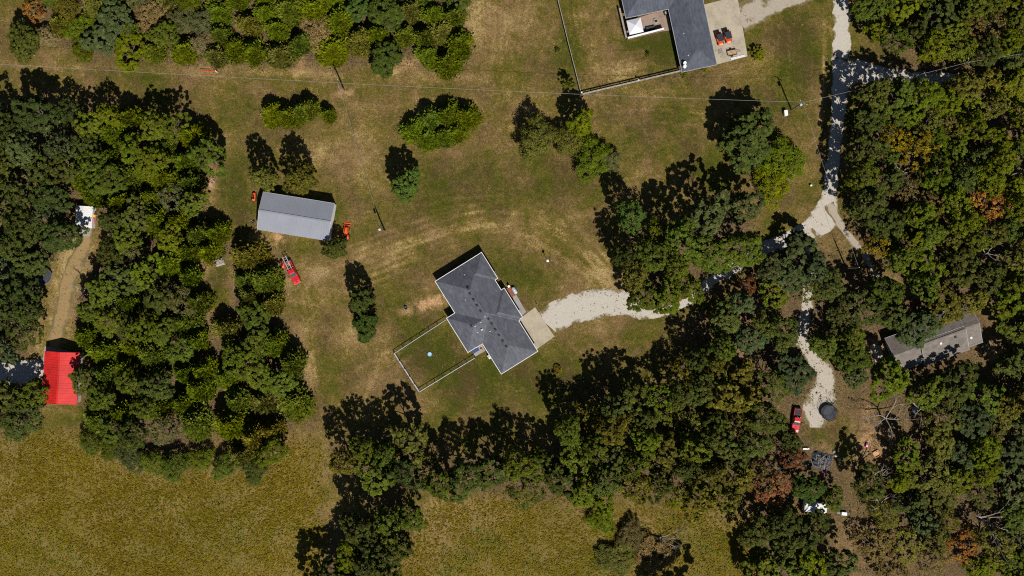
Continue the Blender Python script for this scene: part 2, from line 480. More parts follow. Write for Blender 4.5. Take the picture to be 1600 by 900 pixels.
# ------------------------------------------------------------------ ground
def build_ground():
    step = 3.0
    fx = np.arange(-120, 1721, step); fy = np.arange(-120, 1021, step)
    X, Y = np.meshgrid(fx, fy)
    forest = np.zeros(X.shape)
    for nm, poly in STANDS.items():
        forest = np.maximum(forest, in_poly(X, Y, poly).astype(float))
    forest = np.clip(blur(blur(forest, 5), 5) * 2.0, 0, 1)
    floor_poly = [(1050, 500), (1240, 440), (1310, 380), (1400, 440), (1560, 470), (1560, 600), (1700, 650), (1700, 1000), (1330, 1000), (1300, 830), (1160, 720), (1140, 600), (1060, 520)]
    forest = np.maximum(forest, 0.8 * blur(in_poly(X, Y, floor_poly).astype(float), 8))
    top_lane = [(1330, 90), (1500, 90), (1500, 150), (1330, 150)]
    forest = np.maximum(forest, 0.9 * blur(in_poly(X, Y, top_lane).astype(float), 6))
    clear = [[(118, 350), (160, 350), (165, 395), (120, 450), (118, 480), (95, 545), (60, 545), (78, 460), (100, 410)],
             [(320, 410), (362, 410), (360, 480), (325, 490)], [(80, 628), (140, 628), (150, 680), (60, 680)], [(1262, 655), (1330, 640), (1345, 700), (1322, 740), (1300, 700), (1262, 690)], [(1090, 470), (1150, 450), (1160, 500), (1110, 500)]]
    cl = np.zeros(X.shape)
    for p in clear: cl = np.maximum(cl, in_poly(X, Y, p).astype(float))
    cl = blur(cl, 3)
    forest *= (1 - cl)
    dry = np.full(X.shape, 0.40)
    def spot(x, y, rx, ry, a, ang=0.0):
        c, s = math.cos(ang), math.sin(ang)
        u = ((X - x) * c + (Y - y) * s) / rx; v = (-(X - x) * s + (Y - y) * c) / ry
        return a * np.exp(-(u * u + v * v))
    g0 = np.random.default_rng(4)
    def soft(r):
        q = blur(blur(g0.normal(size=X.shape), r), r)
        return q / q.std()
    nz, nw = soft(4), soft(7)
    def band(pts, w, a):
        d = np.abs(seg_dist(X, Y, pts) + nw * w * .35)
        return a * np.exp(-(d / w) ** 2) * np.clip(.9 + .45 * nz, 0, 2)
    # straw coloured tracks worn by wheels and mowing turns
    for pts, w, a in [
        ([(455, 445), (520, 418), (570, 402), (640, 378), (720, 360), (790, 350), (860, 352), (920, 330)], 8, 0.20),
        ([(500, 440), (560, 412), (640, 385)], 16, 0.10),
        ([(740, 350), (820, 365), (870, 395), (905, 430), (960, 462)], 10, 0.22),
        ([(800, 335), (870, 360), (920, 400), (950, 440)], 7, 0.22),
        ([(770, 372), (820, 392), (855, 425), (880, 455)], 8, 0.16),
        ([(900, 180), (940, 235), (950, 290), (945, 340)], 12, 0.10),
        ([(600, 555), (585, 590), (570, 625)], 6, 0.28), ([(605, 555), (618, 585), (632, 610)], 6, 0.28),
        ([(600, 500), (595, 550)], 14, 0.15),
        ([(620, 545), (655, 515), (700, 492)], 6, 0.12),
        ([(0, 105), (130, 102), (340, 115), (470, 112), (560, 122), (650, 125), (740, 118)], 6, 0.22),
        ([(650, 100), (640, 98), (618, 112), (590, 120)], 5, 0.3),
        ([(745, -20), (748, 60), (755, 130), (760, 170)], 10, 0.16),
        ([(1287, -20), (1288, 60), (1287, 120), (1282, 200)], 3.5, 0.42),
        ([(920, 60), (940, 90), (970, 108), (1010, 100)], 14, 0.22),
        ([(905, 30), (915, 70), (930, 110), (960, 130)], 8, 0.12),
        ([(450, 450), (470, 500), (485, 570), (490, 640)], 9, 0.20),
        ([(545, 770), (600, 790)], 5, 0.1)]:
        dry += band(pts, w, a)
    def arcs(pts, n, gap, w, a):
        P = np.array(pts, float)
        T = np.gradient(P, axis=0); T /= np.linalg.norm(T, axis=1, keepdims=True)
        N = np.stack([-T[:, 1], T[:, 0]], 1)
        for k in range(n):
            off = (k - (n - 1) / 2) * gap
            yield [tuple(q) for q in P + N * off], w, a * (1 if k % 2 else .7)
    for pts, w, a in [*arcs([(560, 415), (620, 392), (690, 368), (760, 350), (830, 358), (890, 395), (940, 440), (970, 470)], 7, 11, 2.0, .23),
                      *arcs([(640, 330), (720, 315), (800, 310), (870, 330), (920, 375), (950, 420)], 4, 12, 2.0, .17),
                      *arcs([(905, 10), (912, 50), (930, 90), (965, 105), (1010, 95), (1040, 80)], 5, 9, 2.0, .18),
                      *arcs([(1240, 10), (1242, 80), (1240, 160)], 9, 9, 1.8, .15), *arcs([(768, -20), (770, 60), (776, 150)], 8, 8, 1.8, .16),
                      *arcs([(925, 175), (1010, 165), (1100, 172)], 6, 10, 2.0, .15), *arcs([(460, 440), (478, 520), (492, 640)], 5, 8, 2.0, .17),
                      *arcs([(400, 118), (540, 128), (760, 150), (900, 160)], 4, 8, 2.0, .09), *arcs([(800, 640), (850, 580), (940, 515)], 5, 9, 2.0, .08)]:
        dry += band(pts, w, a)
    for s in [(575, 205, 45, 55, .32), (590, 160, 60, 25, .15), (500, 240, 30, 25, .24), (700, 120, 60, 15, .2),
              (650, 470, 28, 22, .16), (550, 530, 20, 25, .2), (735, 530, 26, 22, .14), (985, 470, 60, 14, .25), (930, 510, 40, 14, .22),
              (960, 480, 80, 12, .15), (905, 325, 25, 30, .2), (890, 30, 60, 40, .16), (800, 20, 50, 35, .2), (735, 50, 25, 60, .2),
              (1190, 120, 50, 30, .16), (480, 420, 25, 18, .2), (450, 340, 10, 10, .1), (12, 20, 30, 40, .25), (20, 110, 30, 40, .05),
              (1130, 100, 40, 15, .1), (340, 240, 15, 20, .2), (115, 410, 35, 60, .45), (90, 500, 25, 50, .4), (980, 250, 40, 30, .08), (730, 655, 30, 14, .15),
              (690, 190, 80, 45, .08), (1100, 215, 60, 35, .06), (360, 360, 12, 60, .10), (600, 600, 60, 40, .12), (1000, 860, 200, 30, .1),
              (390, 720, 90, 18, .35), (720, 800, 60, 20, .4), (1000, 815, 70, 14, .4), (20, 700, 40, 40, .25), (160, 690, 60, 12, .2),
              (690, 830, 25, 40, .25), (1120, 830, 40, 20, .2), (120, 500, 30, 40, .1), (470, 700, 25, 25, .1)]:
        dry += spot(*s)
    dry += .06 * soft(12) + .05 * soft(5) + .03 * soft(2)
    green = np.zeros(X.shape)
    for s in [(765, 845, 26, 22, .9), (712, 880, 30, 16, 1.0, -.6), (1115, 850, 50, 30, .8), (945, 872, 40, 20, .8), (930, 805, 22, 16, .7), (830, 880, 40, 20, .4), (980, 850, 40, 20, .6), (60, 860, 60, 40, .4), (380, 830, 70, 40, .3), (240, 780, 60, 20, .25), (1060, 810, 30, 10, .5),
              (680, 555, 60, 40, 1.0), (850, 600, 60, 45, .9), (725, 600, 45, 35, .55), (800, 420, 60, 30, .45), (700, 400, 45, 35, .45), (1240, 60, 35, 70, .7),
              (830, 280, 90, 45, .35), (1010, 75, 40, 30, .55), (905, 40, 22, 60, .5), (440, 390, 40, 15, .5), (640, 330, 70, 35, .35), (370, 320, 22, 60, .7),
              (430, 320, 15, 40, .5), (560, 410, 20, 10, .2), (600, 470, 50, 60, .3), (1060, 245, 60, 25, .35), (680, 140, 70, 12, .2), (560, 160, 20, 30, .4),
              (1150, 75, 25, 20, .5), (1200, 130, 40, 40, .3), (1260, 290, 25, 40, .4), (340, 440, 25, 45, .5), (1290, 690, 45, 30, .5), (1130, 480, 30, 16, .6), (430, 560, 80, 40, .15)]:
        green += spot(*s)
    # old roadbed between house and top lawn, darker brown turf
    field = np.zeros(X.shape)
    field = np.maximum(field, in_poly(X, Y, [(-200, 690), (70, 680), (130, 690), (250, 735), (400, 745), (440, 695), (500, 690), (505, 760), (490, 900), (480, 1100), (-200, 1100)]).astype(float))
    field = np.maximum(field, 0.8 * in_poly(X, Y, [(600, 1100), (620, 870), (665, 790), (760, 775), (900, 790), (1000, 790), (1140, 790), (1180, 860), (1190, 1100)]))
    field = blur(blur(field, 5), 4)
    soil = np.zeros(X.shape)
    for s in [(682, 471, 18, 7, 1.6, -0.35), (690, 467, 8, 5, 1.4), (660, 478, 16, 8, .8), (635, 487, 12, 6, .5), (540, 146, 14, 7, .9), (668, 472, 8, 5, .9), (612, 560, 25, 12, .25), (436, 372, 8, 8, 1.1), (1362, 690, 28, 28, .95),
              (1355, 640, 12, 12, .4), (330, 285, 8, 22, .9), (320, 410, 12, 30, .5), (1330, 860, 30, 60, .25), (470, 90, 5, 16, 1.0), (640, 98, 16, 8, .7), (345, 110, 12, 6, .7), (1290, 700, 20, 20, .3),
              (1370, 545, 18, 18, .8), (1390, 500, 20, 14, .3), (1555, 552, 12, 16, .8), (870, 450, 6, 6, .0), (720, 788, 20, 10, .5), (1385, 452, 40, 10, .6), (1175, 480, 20, 30, .35), (1150, 560, 20, 30, .35)]:
        soil += spot(*s)
    # edges of the woods: leaf-strewn bare strips
    edge = np.clip(forest * (1 - forest) * 4, 0, 1)
    dry += 0.14 * edge
    mow = np.clip(spot(1240, 60, 50, 120, 1) + spot(770, 110, 50, 120, .9) + spot(1080, 180, 140, 60, .8) + spot(700, 580, 120, 80, .6) + spot(850, 620, 100, 40, .5) + spot(930, 110, 60, 60, .8) + spot(820, 360, 150, 60, .5), 0, 1)
    mow *= (1 - field)
    litter = np.clip(forest * (1 - 0.9 * field), 0, 1)
    outer = np.array([300, 700, 1500, 4000, 12000, 26000.])
    gx = np.concatenate([-120 - outer[::-1], fx, fx[-1] + outer]); gy = np.concatenate([-120 - outer[::-1], fy, fy[-1] + outer])
    k = len(outer)
    GX, GY = np.meshgrid(gx, gy)
    pad = lambda a: np.pad(np.clip(a, 0, 1), k, mode='edge')
    co = np.stack([(GX - 800) / PPM, (450 - GY) / PPM, np.zeros(GX.shape)], -1).reshape(-1, 3)
    ny, nx = GX.shape
    idx = np.arange(ny * nx).reshape(ny, nx)
    q = np.stack([idx[1:, :-1], idx[1:, 1:], idx[:-1, 1:], idx[:-1, :-1]], -1).reshape(-1)
    me = np_mesh('ground', co, q, 4, M['ground'])
    one = np.ones(GX.size, np.float32)
    for nm, chans in (('mask', (dry, field, litter)), ('mask2', (green, soil, mow))):
        at = me.attributes.new(nm, 'FLOAT_COLOR', 'POINT')
        arr = np.stack([pad(c).ravel() for c in chans] + [one], -1).astype(np.float32)
        at.data.foreach_set('color', arr.ravel())
    o = link(bpy.data.objects.new('ground', me))
    o['kind'] = 'structure'
    return X, Y, field, litter, dry, green

GXX, GYY, FIELD, LITTER, DRY, GREEN = build_ground()

def ribbon(name, pts, widths, z, mat, seed=0, jitter=1.6, kind='structure'):
    """a path laid along photo pixels; ragged edges; 'edge' attribute is 0 at the verge and 1 in the middle"""
    rr = random.Random(seed)
    P = [Vector((p[0], p[1])) for p in pts]
    # resample with Catmull-Rom
    out = []; wout = []
    n = len(P)
    for i in range(n - 1):
        p0, p1, p2, p3 = P[max(i - 1, 0)], P[i], P[i + 1], P[min(i + 2, n - 1)]
        m = max(2, int((p2 - p1).length / 4))
        for j in range(m):
            t = j / m
            out.append(0.5 * ((2 * p1) + (p2 - p0) * t + (2 * p0 - 5 * p1 + 4 * p2 - p3) * t * t + (3 * p1 - p0 - 3 * p2 + p3) * t ** 3))
            wout.append(widths[i] * (1 - t) + widths[i + 1] * t)
    out.append(P[-1]); wout.append(widths[-1])
    vs = []; ed = []; fs = []
    ja = jb = 0.0
    for i, p in enumerate(out):
        d = (out[min(i + 1, len(out) - 1)] - out[max(i - 1, 0)]).normalized()
        nrm = Vector((-d.y, d.x))
        ja = 0.8 * ja + rr.uniform(-jitter, jitter); jb = 0.8 * jb + rr.uniform(-jitter, jitter)
        w = wout[i] / 2
        for s, e in ((-w + ja, 0.0), (-w * 0.6, 0.7), (0, 1.0), (w * 0.6, 0.7), (w + jb, 0.0)):
            q = p + nrm * s
            vs.append(((q.x - 800) / PPM, (450 - q.y) / PPM, z)); ed.append(e)
    for i in range(len(out) - 1):
        for k in range(4):
            a = i * 5 + k
            fs.append((a, a + 1, a + 6, a + 5))
    m = MB(); m.v = vs; m.f = fs
    o = m.build(name, mat, None, fix=False)
    for p in o.data.polygons:
        if p.normal.z < 0: p.flip()
    at = o.data.attributes.new('edge', 'FLOAT', 'POINT')
    at.data.foreach_set('value', ed)
    o['kind'] = kind
    return o

ribbon('gravel_road', [(1317, -120), (1316, 0), (1315, 60), (1314, 110), (1310, 170), (1305, 220), (1300, 270), (1296, 310), (1285, 345), (1262, 358), (1225, 375), (1180, 394), (1140, 420), (1105, 445), (1080, 468), (1050, 482), (1012, 490), (978, 476), (940, 474), (900, 481), (868, 497), (856, 508)],
       [28, 27, 28, 30, 25, 24, 22, 26, 44, 30, 22, 20, 20, 18, 14, 14, 14, 36, 44, 46, 46, 44], 0.008, M['gravel'], 3)
ribbon('side_lane', [(1312, 118), (1340, 112), (1380, 117), (1436, 124), (1498, 121)], [60, 38, 28, 24, 12], 0.012, M['gravel'], 4)
ribbon('side_lane', [(1296, 318), (1318, 358), (1345, 390), (1366, 425), (1384, 458)], [16, 14, 11, 11, 9], 0.016, M['gravel_thin'], 5)
ribbon('gravel_driveway', [(1262, 358), (1270, 400), (1265, 445), (1258, 490), (1256, 535), (1275, 565), (1290, 590), (1284, 620), (1276, 645), (1275, 668)],
       [20, 18, 18, 20, 20, 28, 34, 46, 48, 22], 0.020, M['gravel_mid'], 6, 2.4)
ribbon('gravel_driveway', [(1156, 30), (1185, 18), (1225, 4), (1270, -12), (1318, -40)], [50, 38, 26, 24, 22], 0.016, M['gravel_thin'], 7, 2.0)
ribbon('gravel_patch', [(-60, 590), (0, 586), (40, 580), (72, 572)], [44, 40, 34, 20], 0.008, M['gravel'], 8)
ribbon('dirt_path', [(132, 340), (134, 375), (118, 410), (104, 445), (98, 480), (90, 515), (84, 545)], [12, 18, 26, 26, 22, 22, 20], 0.008, M['dirt'], 9, 2.0)

def slab(name, pix, h, mat, z0=0.0, label=None, cat=None):
    P = [W(x, y) for x, y in pix]
    m = MB(); n = len(P)
    vs = [(p.x, p.y, z0) for p in P] + [(p.x, p.y, z0 + h) for p in P]
    fs = [tuple(range(n, 2 * n))] + [(i, (i + 1) % n, n + (i + 1) % n, n + i) for i in range(n)]
    m.add(vs, fs)
    o = m.build(name, mat)
    if label: tag(o, label, cat)
    else: o['kind'] = 'structure'
    return o
slab('concrete_driveway', [(836, 480), (866.5, 526), (838, 546), (812, 506), (812, 498)], 0.06, M['concrete'])
slab('garden_path', [(800.5, 462), (806, 459.5), (822, 487), (812.4, 497)], 0.045, M['greyslab'])
slab('concrete_driveway', [(1097, 8), (1152, -6), (1168, 88), (1112, 103)], 0.06, M['concrete'])
slab('patio', [(977, 34), (1042, 14), (1049, 47), (1035, 49), (981, 62)], 0.05, M['patio'])
slab('concrete_pad', [(1359, 540), (1372, 535), (1380, 556), (1368, 566)], 0.06, M['concrete'])
slab('concrete_pad', [(70, 541), (125, 552), (124, 570), (66, 570)], 0.05, M['greyslab'])
slab('concrete_pad', [(127, 354), (142, 353), (141, 369), (127, 370)], 0.05, M['greyslab'])

# ------------------------------------------------------------------ roofs
def split_poly(poly, a, b, c):
    """split a convex polygon by the line a*x+b*y=c"""
    d = [a * x + b * y - c for x, y in poly]
    if all(t <= 1e-7 for t in d) or all(t >= -1e-7 for t in d): return [poly]
    P, N = [], []
    n = len(poly)
    for i in range(n):
        p, q = poly[i], poly[(i + 1) % n]; dp, dq = d[i], d[(i + 1) % n]
        if dp >= -1e-7: P.append(p)
        if dp <= 1e-7: N.append(p)
        if (dp > 1e-7 and dq < -1e-7) or (dp < -1e-7 and dq > 1e-7):
            t = dp / (dp - dq)
            r = (p[0] + (q[0] - p[0]) * t, p[1] + (q[1] - p[1]) * t)
            P.append(r); N.append(r)
    return [q for q in (P, N) if len(q) > 2]

class Roof:
    """roof of several rectangles (x0,x1,y0,y1,sides,z): the highest of their hip or gable planes"""
    def __init__(s, rects, pitch):
        s.rects = rects; s.pitch = pitch
    def planes(s, r):
        x0, x1, y0, y1, sides, z = r; p = s.pitch; out = []
        if 'w' in sides: out.append((p, 0, z - p * x0))
        if 'e' in sides: out.append((-p, 0, z + p * x1))
        if 's' in sides: out.append((0, p, z - p * y0))
        if 'n' in sides: out.append((0, -p, z + p * y1))
        return out
    def active(s, x, y):
        best = None
        for r in s.rects:
            if r[0] - 1e-6 <= x <= r[1] + 1e-6 and r[2] - 1e-6 <= y <= r[3] + 1e-6:
                pl = min(s.planes(r), key=lambda q: q[0] * x + q[1] * y + q[2])
                h = pl[0] * x + pl[1] * y + pl[2]
                if best is None or h > best[0] + 1e-9: best = (h, pl)
        return best
    def h(s, x, y):
        b = s.active(x, y)
        return b[0] if b else 0.0
    def cells(s, flat=False):
        xs = [r[0] for r in s.rects] + [r[1] for r in s.rects]; ys = [r[2] for r in s.rects] + [r[3] for r in s.rects]
        polys = [[(min(xs), min(ys)), (max(xs), min(ys)), (max(xs), max(ys)), (min(xs), max(ys))]]
        lines = set()
        for x in xs: lines.add((1.0, 0.0, round(x, 6)))
        for y in ys: lines.add((0.0, 1.0, round(y, 6)))
        if not flat:
            pls = [q for r in s.rects for q in s.planes(r)]
            for i in range(len(pls)):
                for j in range(i):
                    a, b, c = pls[i][0] - pls[j][0], pls[i][1] - pls[j][1], pls[j][2] - pls[i][2]
                    L = math.hypot(a, b)
                    if L > 1e-9:
                        if a < -1e-9 or (abs(a) < 1e-9 and b < 0): a, b, c = -a, -b, -c
                        lines.add((round(a / L, 6), round(b / L, 6), round(c / L, 6)))
        for a, b, c in lines:
            polys = [q for p in polys for q in split_poly(p, a, b, c)]
        res = []
        for p in polys:
            cx = sum(q[0] for q in p) / len(p); cy = sum(q[1] for q in p) / len(p)
            act = s.active(cx, cy)
            if act: res.append((p, act[1]))
        return res
    def build(s, mat, parent, name='roof', gutter=None, thick=0.16, gutter_w=0.13):
        bm = bmesh.new()
        for p, pl in s.cells():
            vs = [bm.verts.new((x, y, pl[0] * x + pl[1] * y + pl[2])) for x, y in p]
            try: bm.faces.new(vs)
            except ValueError: pass
        bmesh.ops.remove_doubles(bm, verts=bm.verts, dist=1e-3)
        bmesh.ops.recalc_face_normals(bm, faces=bm.faces)
        for f in bm.faces:
            if f.normal.z < 0: f.normal_flip()
        bmesh.ops.dissolve_limit(bm, angle_limit=0.01, verts=bm.verts, edges=bm.edges)
        bnd = [(e.verts[0].co.copy(), e.verts[1].co.copy(), e.link_faces[0].calc_center_median().copy()) for e in bm.edges if e.is_boundary]
        # roof thickness: skirt along the border
        ext = bmesh.ops.extrude_edge_only(bm, edges=[e for e in bm.edges if e.is_boundary])
        for v in ext['geom']:
            if isinstance(v, bmesh.types.BMVert): v.co.z -= thick
        me = bpy.data.meshes.new(name); bm.to_mesh(me); bm.free()
        me.materials.append(mat)
        ro = link(bpy.data.objects.new(name, me), parent)
        if gutter:
            m = MB(); k = 0
            for a, b, c in bnd:
                d = b - a; L = d.length
                if L < 0.3: continue
                mid = (a + b) / 2
                nrm = Vector((-d.y, d.x, 0)).normalized()
                if nrm.dot(mid - c) < 0: nrm = -nrm
                ang = math.atan2(d.y, d.x); tilt = -math.atan2(d.z, math.hypot(d.x, d.y))
                ctr = mid + nrm * (gutter_w / 2 + 0.004) + Vector((0, 0, -0.05 - 0.004 * (k % 5)))
                m.box(ctr, (L + 2 * gutter_w * 0.9, gutter_w, 0.12), ang, tilt); k += 1
            m.build('gutter', gutter, parent)
        return ro
    def walls(s, inset, mat, parent, ztop=None, name='wall'):
        """outer walls under the eaves; gable ends run up to the roof"""
        sh = Roof([(r[0] + inset, r[1] - inset, r[2] + inset, r[3] - inset, r[4], r[5]) for r in s.rects], s.pitch)
        bm = bmesh.new()
        for p, pl in sh.cells():
            vs = [bm.verts.new((x, y, 0)) for x, y in p]
            try: bm.faces.new(vs)
            except ValueError: pass
        bmesh.ops.remove_doubles(bm, verts=bm.verts, dist=1e-3)
        m = MB()
        for e in bm.edges:
            if len(e.link_faces) == 1:
                a, b = e.verts[0].co, e.verts[1].co
                c = e.link_faces[0].calc_center_median()
                za = s.h(a.x * .999 + c.x * .001, a.y * .999 + c.y * .001) - 0.12; zb = s.h(b.x * .999 + c.x * .001, b.y * .999 + c.y * .001) - 0.12
                m.add([(a.x, a.y, 0), (b.x, b.y, 0), (b.x, b.y, zb), (a.x, a.y, za)], [(0, 1, 2, 3)])
        bm.free()
        return m.build(name, mat, parent, fix=False)

def window(parent, x, y, z, w, h, rz, glass=True):
    fr = MB().box((0, 0, 0), (w + 0.14, 0.07, h + 0.14)).build('window', M['white'], parent)
    fr.location = (x, y, z); fr.rotation_euler = (0, 0, rz)
    MB().box((0, -0.035, 0), (w, 0.03, h)).build('pane', M['glass'], fr)
    return fr

def door(parent, x, y, w, h, rz, mat, name='door'):
    d = MB().box((0, 0, h / 2), (w, 0.08, h)).build(name, mat, parent)
    d.location = (x, y, 0.02); d.rotation_euler = (0, 0, rz)
    hd = MB().tube([(w * 0.4, -0.05, h * 0.45), (w * 0.4, -0.1, h * 0.45), (w * 0.3, -0.1, h * 0.45)], 0.02).build('handle', M['steel'], d)
    return d

# ------------------------------------------------------------------ main house
S1 = 1 / 3.914 / PPM * 0.99
mo = W(752.3, 394.8, 2.6)
main = thing('house', 'large house with slate grey hipped roof at the centre, beside the pale driveway', 'house', mo, math.radians(-58.0))
def rc(u0, u1, v0, v1, sides='nsew', z=2.6, s=S1):
    return (u0 * s, u1 * s, -v1 * s, -v0 * s, sides, z)
mroof = Roof([rc(0, 474, 20, 332), rc(0, 184, 0, 332), rc(259, 467, -2, 300), rc(228, 692, 29, 289), rc(228, 472, 60, 392)], 0.50)
mroof.build(M['slate'], main, gutter=M['white'])
mroof.walls(0.45, M['brick'], main)
def zl(zx, zy):   # zoomed photo pixel -> house plan
    dx, dy = zx - 322, zy - 97
    return (dx * .53 + dy * .848) * S1, -(-dx * .848 + dy * .53) * S1
for i, (zx, zy) in enumerate([(255, 348), (277, 384), (298, 418), (320, 453), (366, 500), (387, 530), (408, 565), (430, 599), (453, 633), (475, 667), (262, 543), (243, 316)]):
    x, y = zl(zx, zy)
    h = mroof.h(x, y)
    v = MB().box((0, 0, 0.10), (0.42, 0.42, 0.16)).box((0, 0, 0.21), (0.52, 0.52, 0.07)).build('roof_vent', M['black'], main)
    v.location = (x, y, h - 0.03)
for zx, zy in [(345, 487), (320, 520), (285, 545), (375, 577), (227, 384), (220, 232), (300, 582)]:
    x, y = zl(zx, zy)
    p = MB().tube([(0, 0, -0.1), (0, 0, 0.35)], 0.06, 8).tube([(0, 0, 0.0), (0, 0, 0.05)], 0.15, 8).build('vent_pipe', M['offwhite'] if zx > 240 else M['steel'], main)
    p.location = (x, y, mroof.h(x, y))
x, y = zl(327, 566)
p = MB().box((0, 0, 0.2), (0.3, 0.4, 0.55)).box((0, 0, 0.5), (0.42, 0.5, 0.07)).build('chimney', M['paleblue'], main); p.location = (x, y, mroof.h(x, y))
# ridge caps: real strips along the two main ridges
for (ua, ub, v) in ((158, 330, 176), (330, 562, 159)):
    z = mroof.h(ua * S1 + 1, -v * S1)
    MB().box(((ua + ub) / 2 * S1, -v * S1, z + 0.015), ((ub - ua) * S1 - 1, 0.3, 0.05)).build('ridge_cap', M['slate'], main)
# garage doors toward the driveway, front door, windows
door(main, 530 * S1, -(30 * S1 + 0.40), 2.6, 2.2, math.pi, M['white'], 'garage_door')
door(main, 625 * S1, -(30 * S1 + 0.40), 2.6, 2.2, math.pi, M['white'], 'garage_door')
door(main, 220 * S1, -(20 * S1 + 0.40), 1.0, 2.05, math.pi, M['deck'])
for u, v, rz in ((60, 0, math.pi), (130, 0, math.pi), (310, -2, math.pi), (400, -2, math.pi)):
    window(main, u * S1, -(v * S1 + 0.41), 1.4, 1.1, 1.2, rz)
for u, v in ((60, 332), (160, 332), (300, 392), (410, 392), (560, 289), (640, 289)):
    window(main, u * S1, -(v * S1 - 0.41), 1.4, 1.2, 1.1, 0)
for v in (100, 220):
    window(main, 0.41, -v * S1, 1.4, 1.2, 1.1, -math.pi / 2)
for v in (120, 210):
    window(main, 692 * S1 - 0.41, -v * S1, 1.4, 1.2, 1.1, math.pi / 2)
slab('patio', [(736, 547.5), (752, 537), (758.5, 548), (743, 557)], 0.05, M['greyslab'])

def ZP(zx, zy): return 670 + zx / 3.914, 370 + zy / 3.914
# small red-brown deck and tank next to the front walk
px, py = ZP(500, 338)
t = thing('wooden_deck', 'small reddish brown board deck beside the front of the central house', 'deck', W(px, py), math.radians(-58))
for k in range(7):
    MB().box((-1.15 + k * 0.38, 0, 0.22), (0.33, 1.5, 0.05)).build('board', M['deck'], t)
MB().box((0, -0.62, 0.1), (2.4, 0.1, 0.19)).box((0, 0.62, 0.1), (2.4, 0.1, 0.19)).build('joist', M['deck'], t)
px, py = ZP(524, 328)
t = thing('storage_tank', 'pale blue grey rounded tank lying beside the red brown deck', 'tank', W(px, py), math.radians(-58))
MB().tube([(-0.95, 0, .55), (-.85, 0, .55), (-0.6, 0, .55), (0.6, 0, .55), (.85, 0, .55), (.95, 0, .55)], [.1, .32, .45, .45, .32, .1], 14).build('tank_body', M['paleblue'], t, True)
for s_ in (-.5, .5): MB().box((s_, 0, .08), (.12, .6, .16)).build('tank_foot', M['greyslab'], t)
MB().tube([(0, 0, 0.98), (0, 0, 1.08)], 0.12, 8).build('valve_cap', M['white'], t)
px, py = ZP(490, 304)
t = thing('patio_chair', 'small white chair between the deck and the house wall', 'chair', W(px, py), 0.6)
def chair_parts(t, mat):
    MB().box((0, 0, .42), (.5, .5, .06)).build('seat', mat, t)
    MB().box((0, .24, .72), (.5, .05, .55), rx=-0.12).build('backrest', mat, t)
    for sx in (-1, 1):
        for sy in (-1, 1):
            MB().tube([(sx * .2, sy * .2, .40), (sx * .23, sy * .23, 0)], .022).build('leg', mat, t)
chair_parts(t, M['white'])
px, py = ZP(285, 693)
t = thing('patio_table', 'dark outdoor table on the small rear patio of the central house', 'table', W(px, py), math.radians(32))
MB().box((0, 0, .74), (1.7, 1.0, .05)).build('tabletop', M['darkblue'], t)
for sx in (-1, 1):
    for sy in (-1, 1): MB().tube([(sx * .75, sy * .42, .72), (sx * .78, sy * .44, 0)], .03).build('leg', M['black'], t)
for (zx, zy, rz, lb) in ((325, 668, -.9, 'pale patio chair nearest the house corner beside the dark table'), (322, 690, -1.6, 'pale patio chair at the outer end of the dark table')):
    q = ZP(zx, zy); t = thing('patio_chair', lb, 'chair', W(*q), rz, 'patio chairs behind the central house'); chair_parts(t, M['wood_tan'])
q = ZP(298, 658)
t = thing('barbecue_grill', 'round pale grill standing against the rear wall by the dark table', 'grill', W(*q))
MB().lathe([(0.05, .5), (.25, .55), (.32, .75), (.32, .8), (.26, .95), (.05, 1.05)], 14).build('bowl', M['paleblue'], t, True)
for k in range(3):
    a = k * 2.1; MB().tube([(.15 * math.cos(a), .15 * math.sin(a), .55), (.3 * math.cos(a), .3 * math.sin(a), 0)], .02).build('leg', M['black'], t)
q = ZP(371, 732)
t = thing('air_conditioner', 'white air conditioner box against the south wall of the central house', 'air conditioner', W(*q), math.radians(-58))
MB().box((0, 0, .45), (1.0, .75, .8)).build('casing', M['white'], t)
MB().lathe([(.3, .86), (.3, .88), (.05, .9)], 14).build('fan_grille', M['steel'], t)
# paddling pool and yard bits
t = thing('paddling_pool', 'small round light blue pool on the grass inside the fenced yard', 'paddling pool', W(671.5, 553.5))
MB().lathe([(.05, .02), (.42, .03), (.47, .2), (.52, .2), (.55, .0)], 20).build('basin', M['blue'], t, True)
MB().lathe([(.05, .10), (.44, .105)], 20).build('pool_water', M['paleblue'], t)
t = thing('plastic_tub', 'small dark blue tub by the bare soil west of the central house', 'tub', W(634, 481))
MB().lathe([(.25, .0), (.36, .45), (.4, .47), (.36, .47), (.25, .08)], 14).build('tub_body', M['darkblue'], t)
MB().tube([(.38, 0, .4), (.46, 0, .5), (.38, .1, .4)], .02).build('handle', M['black'], t)

def yard_post(px, py, h, label, box=True):
    t = thing('yard_post', label, 'post', W(px, py))
    MB().tube([(0, 0, 0), (0, 0, h)], [.06, .05], 8).build('post', M['white'], t)
    if box:
        MB().box((0, 0, h + .2), (.42, .42, .4)).build('post_box', M['white'], t)
        MB().box((0, 0, h + .43), (.55, .55, .08), top=.5).build('post_cap', M['white'], t)
yard_post(855, 408, 2.9, 'slender white post with a box on top in the lawn northeast of the house')
yard_post(839, 476, 1.7, 'short thin post at the corner of the pale concrete driveway', False)

